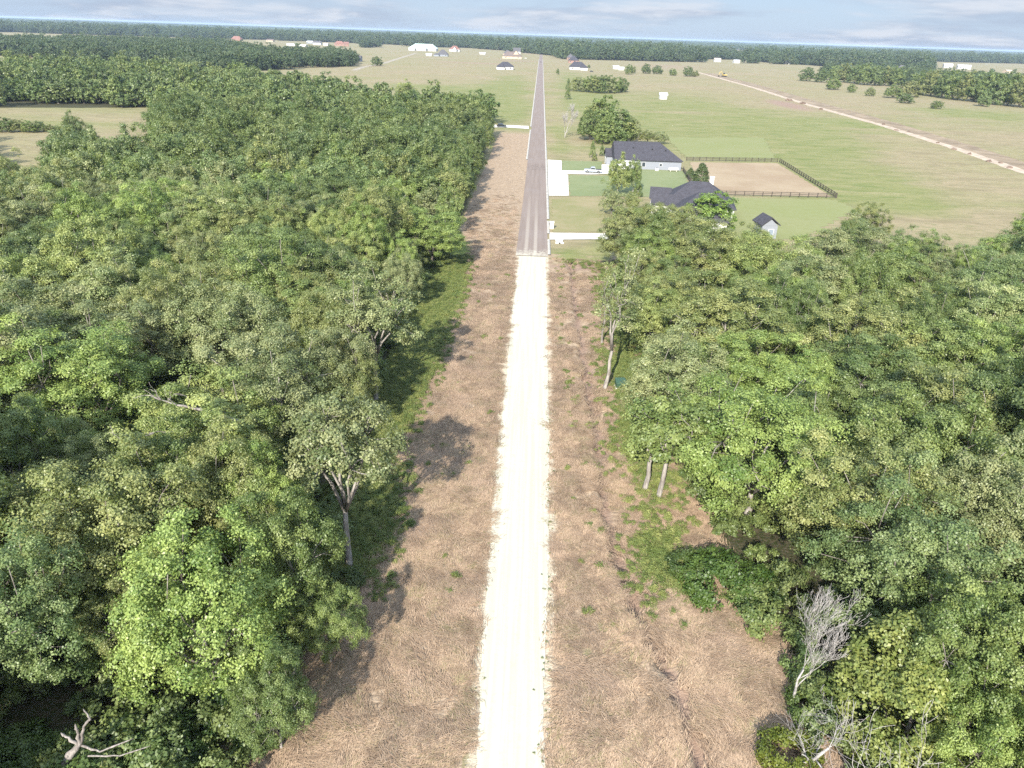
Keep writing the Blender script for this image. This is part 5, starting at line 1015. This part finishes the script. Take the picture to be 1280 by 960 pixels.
# the right belt, each tree of it
BELT = [(1027, 103, 87, 8), (1043, 100, 83, 9), (1055, 103, 82, 9), (1068, 104, 82, 9), (1080, 106, 82, 9), (1093, 107, 83, 9), (1105, 107, 84, 9), (1118, 108, 86, 9), (1150, 118, 92, 11), (1163, 120, 91, 11), (1177, 122, 90, 11), (1190, 124, 90, 12), (1204, 126, 91, 11), (1217, 127, 92, 12), (1231, 129, 94, 12), (1245, 131, 94, 12), (1259, 132, 96, 12), (1273, 134, 97, 12), (1228, 133, 116, 7)]
for i, (px, py, top, r_) in enumerate(BELT):
    tn = TN[[5, 1, 0, 5, 1, 5, 0, 1, 1, 0, 5, 1, 0, 5, 1, 5, 1, 0, 6][i]]
    field_tree(px, py, top, r_, tn, ('%s tree of the right belt, %s from its left end' % (tn, word(i))) if i < 18 else 'low pale bush at the foot of the right belt', FARK, 'trees of the right belt')

# ------------------------------------------------------------------ far woods
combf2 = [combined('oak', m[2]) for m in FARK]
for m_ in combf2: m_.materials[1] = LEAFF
def mass(name, polys, sp, label, holes=(), meshes=None, smin=.8, smax=1.25, thin=(60, .30)):
    meshes = meshes or combf2; P = np.vstack([grid_points(p, sp, rng) for p in polys])
    for h in holes: P = P[~inpoly(P, h)]
    P = P[in_view(np.column_stack([P, P[:, :1]*0+6]), 60)]
    P = P[(.6*vnoise(P[:, 0], P[:, 1], thin[0], 93)+.4*vnoise(P[:, 0], P[:, 1], thin[0]*.4, 94)) > thin[1]]
    s = rng.uniform(smin, smax, len(P)); print(name, len(P))
    return scatter(name, np.column_stack([P, P[:, :1]*0]), rng.uniform(0, 6.28, len(P)), np.stack([s, s, s*rng.uniform(.8, 1.2, len(P))], 1), rng.integers(0, len(meshes), len(P)), meshes, label)
mass('tree_belt', [gpoly([(-60, 70), (0, 70), (70, 74), (100, 79), (200, 79), (240, 90), (340, 88), (440, 83), (446, 77), (425, 73), (330, 71), (300, 63), (280, 57), (170, 56), (110, 54.5), (60, 55.5), (-60, 58)])], 8.5, 'dark belt of trees along the left fields',
     (gpoly([(-60, 64), (60, 65), (60, 67.5), (-60, 67.5)]), gpoly([(132, 64), (172, 77), (150, 80), (120, 70)]), gpoly([(270, 52), (325, 54), (318, 62), (285, 60)])))
mass('tree_belt', [gpoly([(1025, 97), (1120, 104), (1150, 115), (1290, 130), (1330, 134), (1330, 118), (1290, 110), (1200, 104), (1120, 97), (1030, 93)])], 8.5, 'trees filling the back of the right belt', thin=(60, .05))
FRONT = [(-400, 34.5), (0, 40.4), (150, 44.5), (270, 48.5), (340, 50.5), (445, 54), (452, 60), (500, 58), (585, 60), (640, 64.5), (690, 69.5), (700, 74), (850, 77.5), (880, 78), (1000, 81), (1120, 89), (1280, 97), (1600, 116)]
front = [np.array(at(x, y)[:2]) for x, y in FRONT]
def band(d0, d1):
    a = [p*max(1., d0/p[1]) for p in front]; b = [p*max(1., d1/p[1]) for p in front]; return [tuple(p) for p in a] + [tuple(p) for p in b[::-1]]
GAPS = [gpoly(g) for g in ([(695, 53), (785, 55), (795, 63), (700, 62)], [(850, 64), (1000, 66.5), (1060, 70), (1060, 76), (930, 73.5), (850, 71)], [(560, 51), (600, 52), (600, 56), (560, 55)], [(1120, 69), (1280, 73), (1280, 76.5), (1130, 73)], [(20, 33), (120, 36), (120, 39), (20, 36)], [(1160, 77), (1290, 80), (1290, 98), (1240, 98), (1165, 92)], [(335, 46), (345, 46), (350, 47.5), (330, 47.5)], [(880, 74), (935, 75), (935, 79), (880, 79)], [(1220, 92), (1300, 96), (1300, 101), (1220, 97)], [(1110, 84), (1150, 85), (1150, 90), (1110, 89)], [(1060, 77), (1120, 79), (1120, 80), (1060, 78.4)])]
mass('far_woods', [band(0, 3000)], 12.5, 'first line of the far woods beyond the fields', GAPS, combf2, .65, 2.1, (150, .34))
# chunks of wood, many crowns each, for the distance
def chunk(seed, size, n, leaf):
    r = np.random.default_rng(seed); cs, rd = [], []
    for i in range(n):
        x, y = r.uniform(-size/2, size/2, 2); hh = r.uniform(8, 14); ra = r.uniform(5, 8)
        for k in range(5): a = r.uniform(0, 6.28); cs.append((x+math.cos(a)*ra*.5, y+math.sin(a)*ra*.5, hh*r.uniform(.45, .85))); rd.append(ra*.5)
    cs = np.array(cs); V, Q, t = clump_cloud(cs, np.array(rd), 7, 4, leaf, r, np.array([0, 0, -200.]), .9, .8)
    return mesh_np('wood', V, Q, LEAFF, {'tint': ('FACE', t)})
CH = [chunk(700+i, 60, 26, 2.2) for i in range(4)]
def far_mass(d0, d1, sp, sc, label, thr):
    P = grid_points(band(d0, d1), sp, rng, .3); nz = .6*vnoise(P[:, 0], P[:, 1]*.35, 420, 21)+.4*vnoise(P[:, 0], P[:, 1]*.5, 150, 22); P = P[nz > thr]
    for h in GAPS: P = P[~inpoly(P, h)]
    P = P[in_view(np.column_stack([P, P[:, :1]*0+6]), 60)]; print(label, len(P)); s = rng.uniform(.85, 1.2, len(P))*sc
    scatter('far_woods', np.column_stack([P, P[:, :1]*0]), rng.uniform(0, 6.28, len(P)), np.stack([s, s, rng.uniform(.7, 1.6, len(P))*(1+.1*sc)], 1), rng.integers(0, 4, len(P)), CH, label)
far_mass(3000, 6000, 56, 1., 'far woods closing the plain', .36); far_mass(6000, 16000, 130, 2.4, 'farthest woods along the horizon', .28)
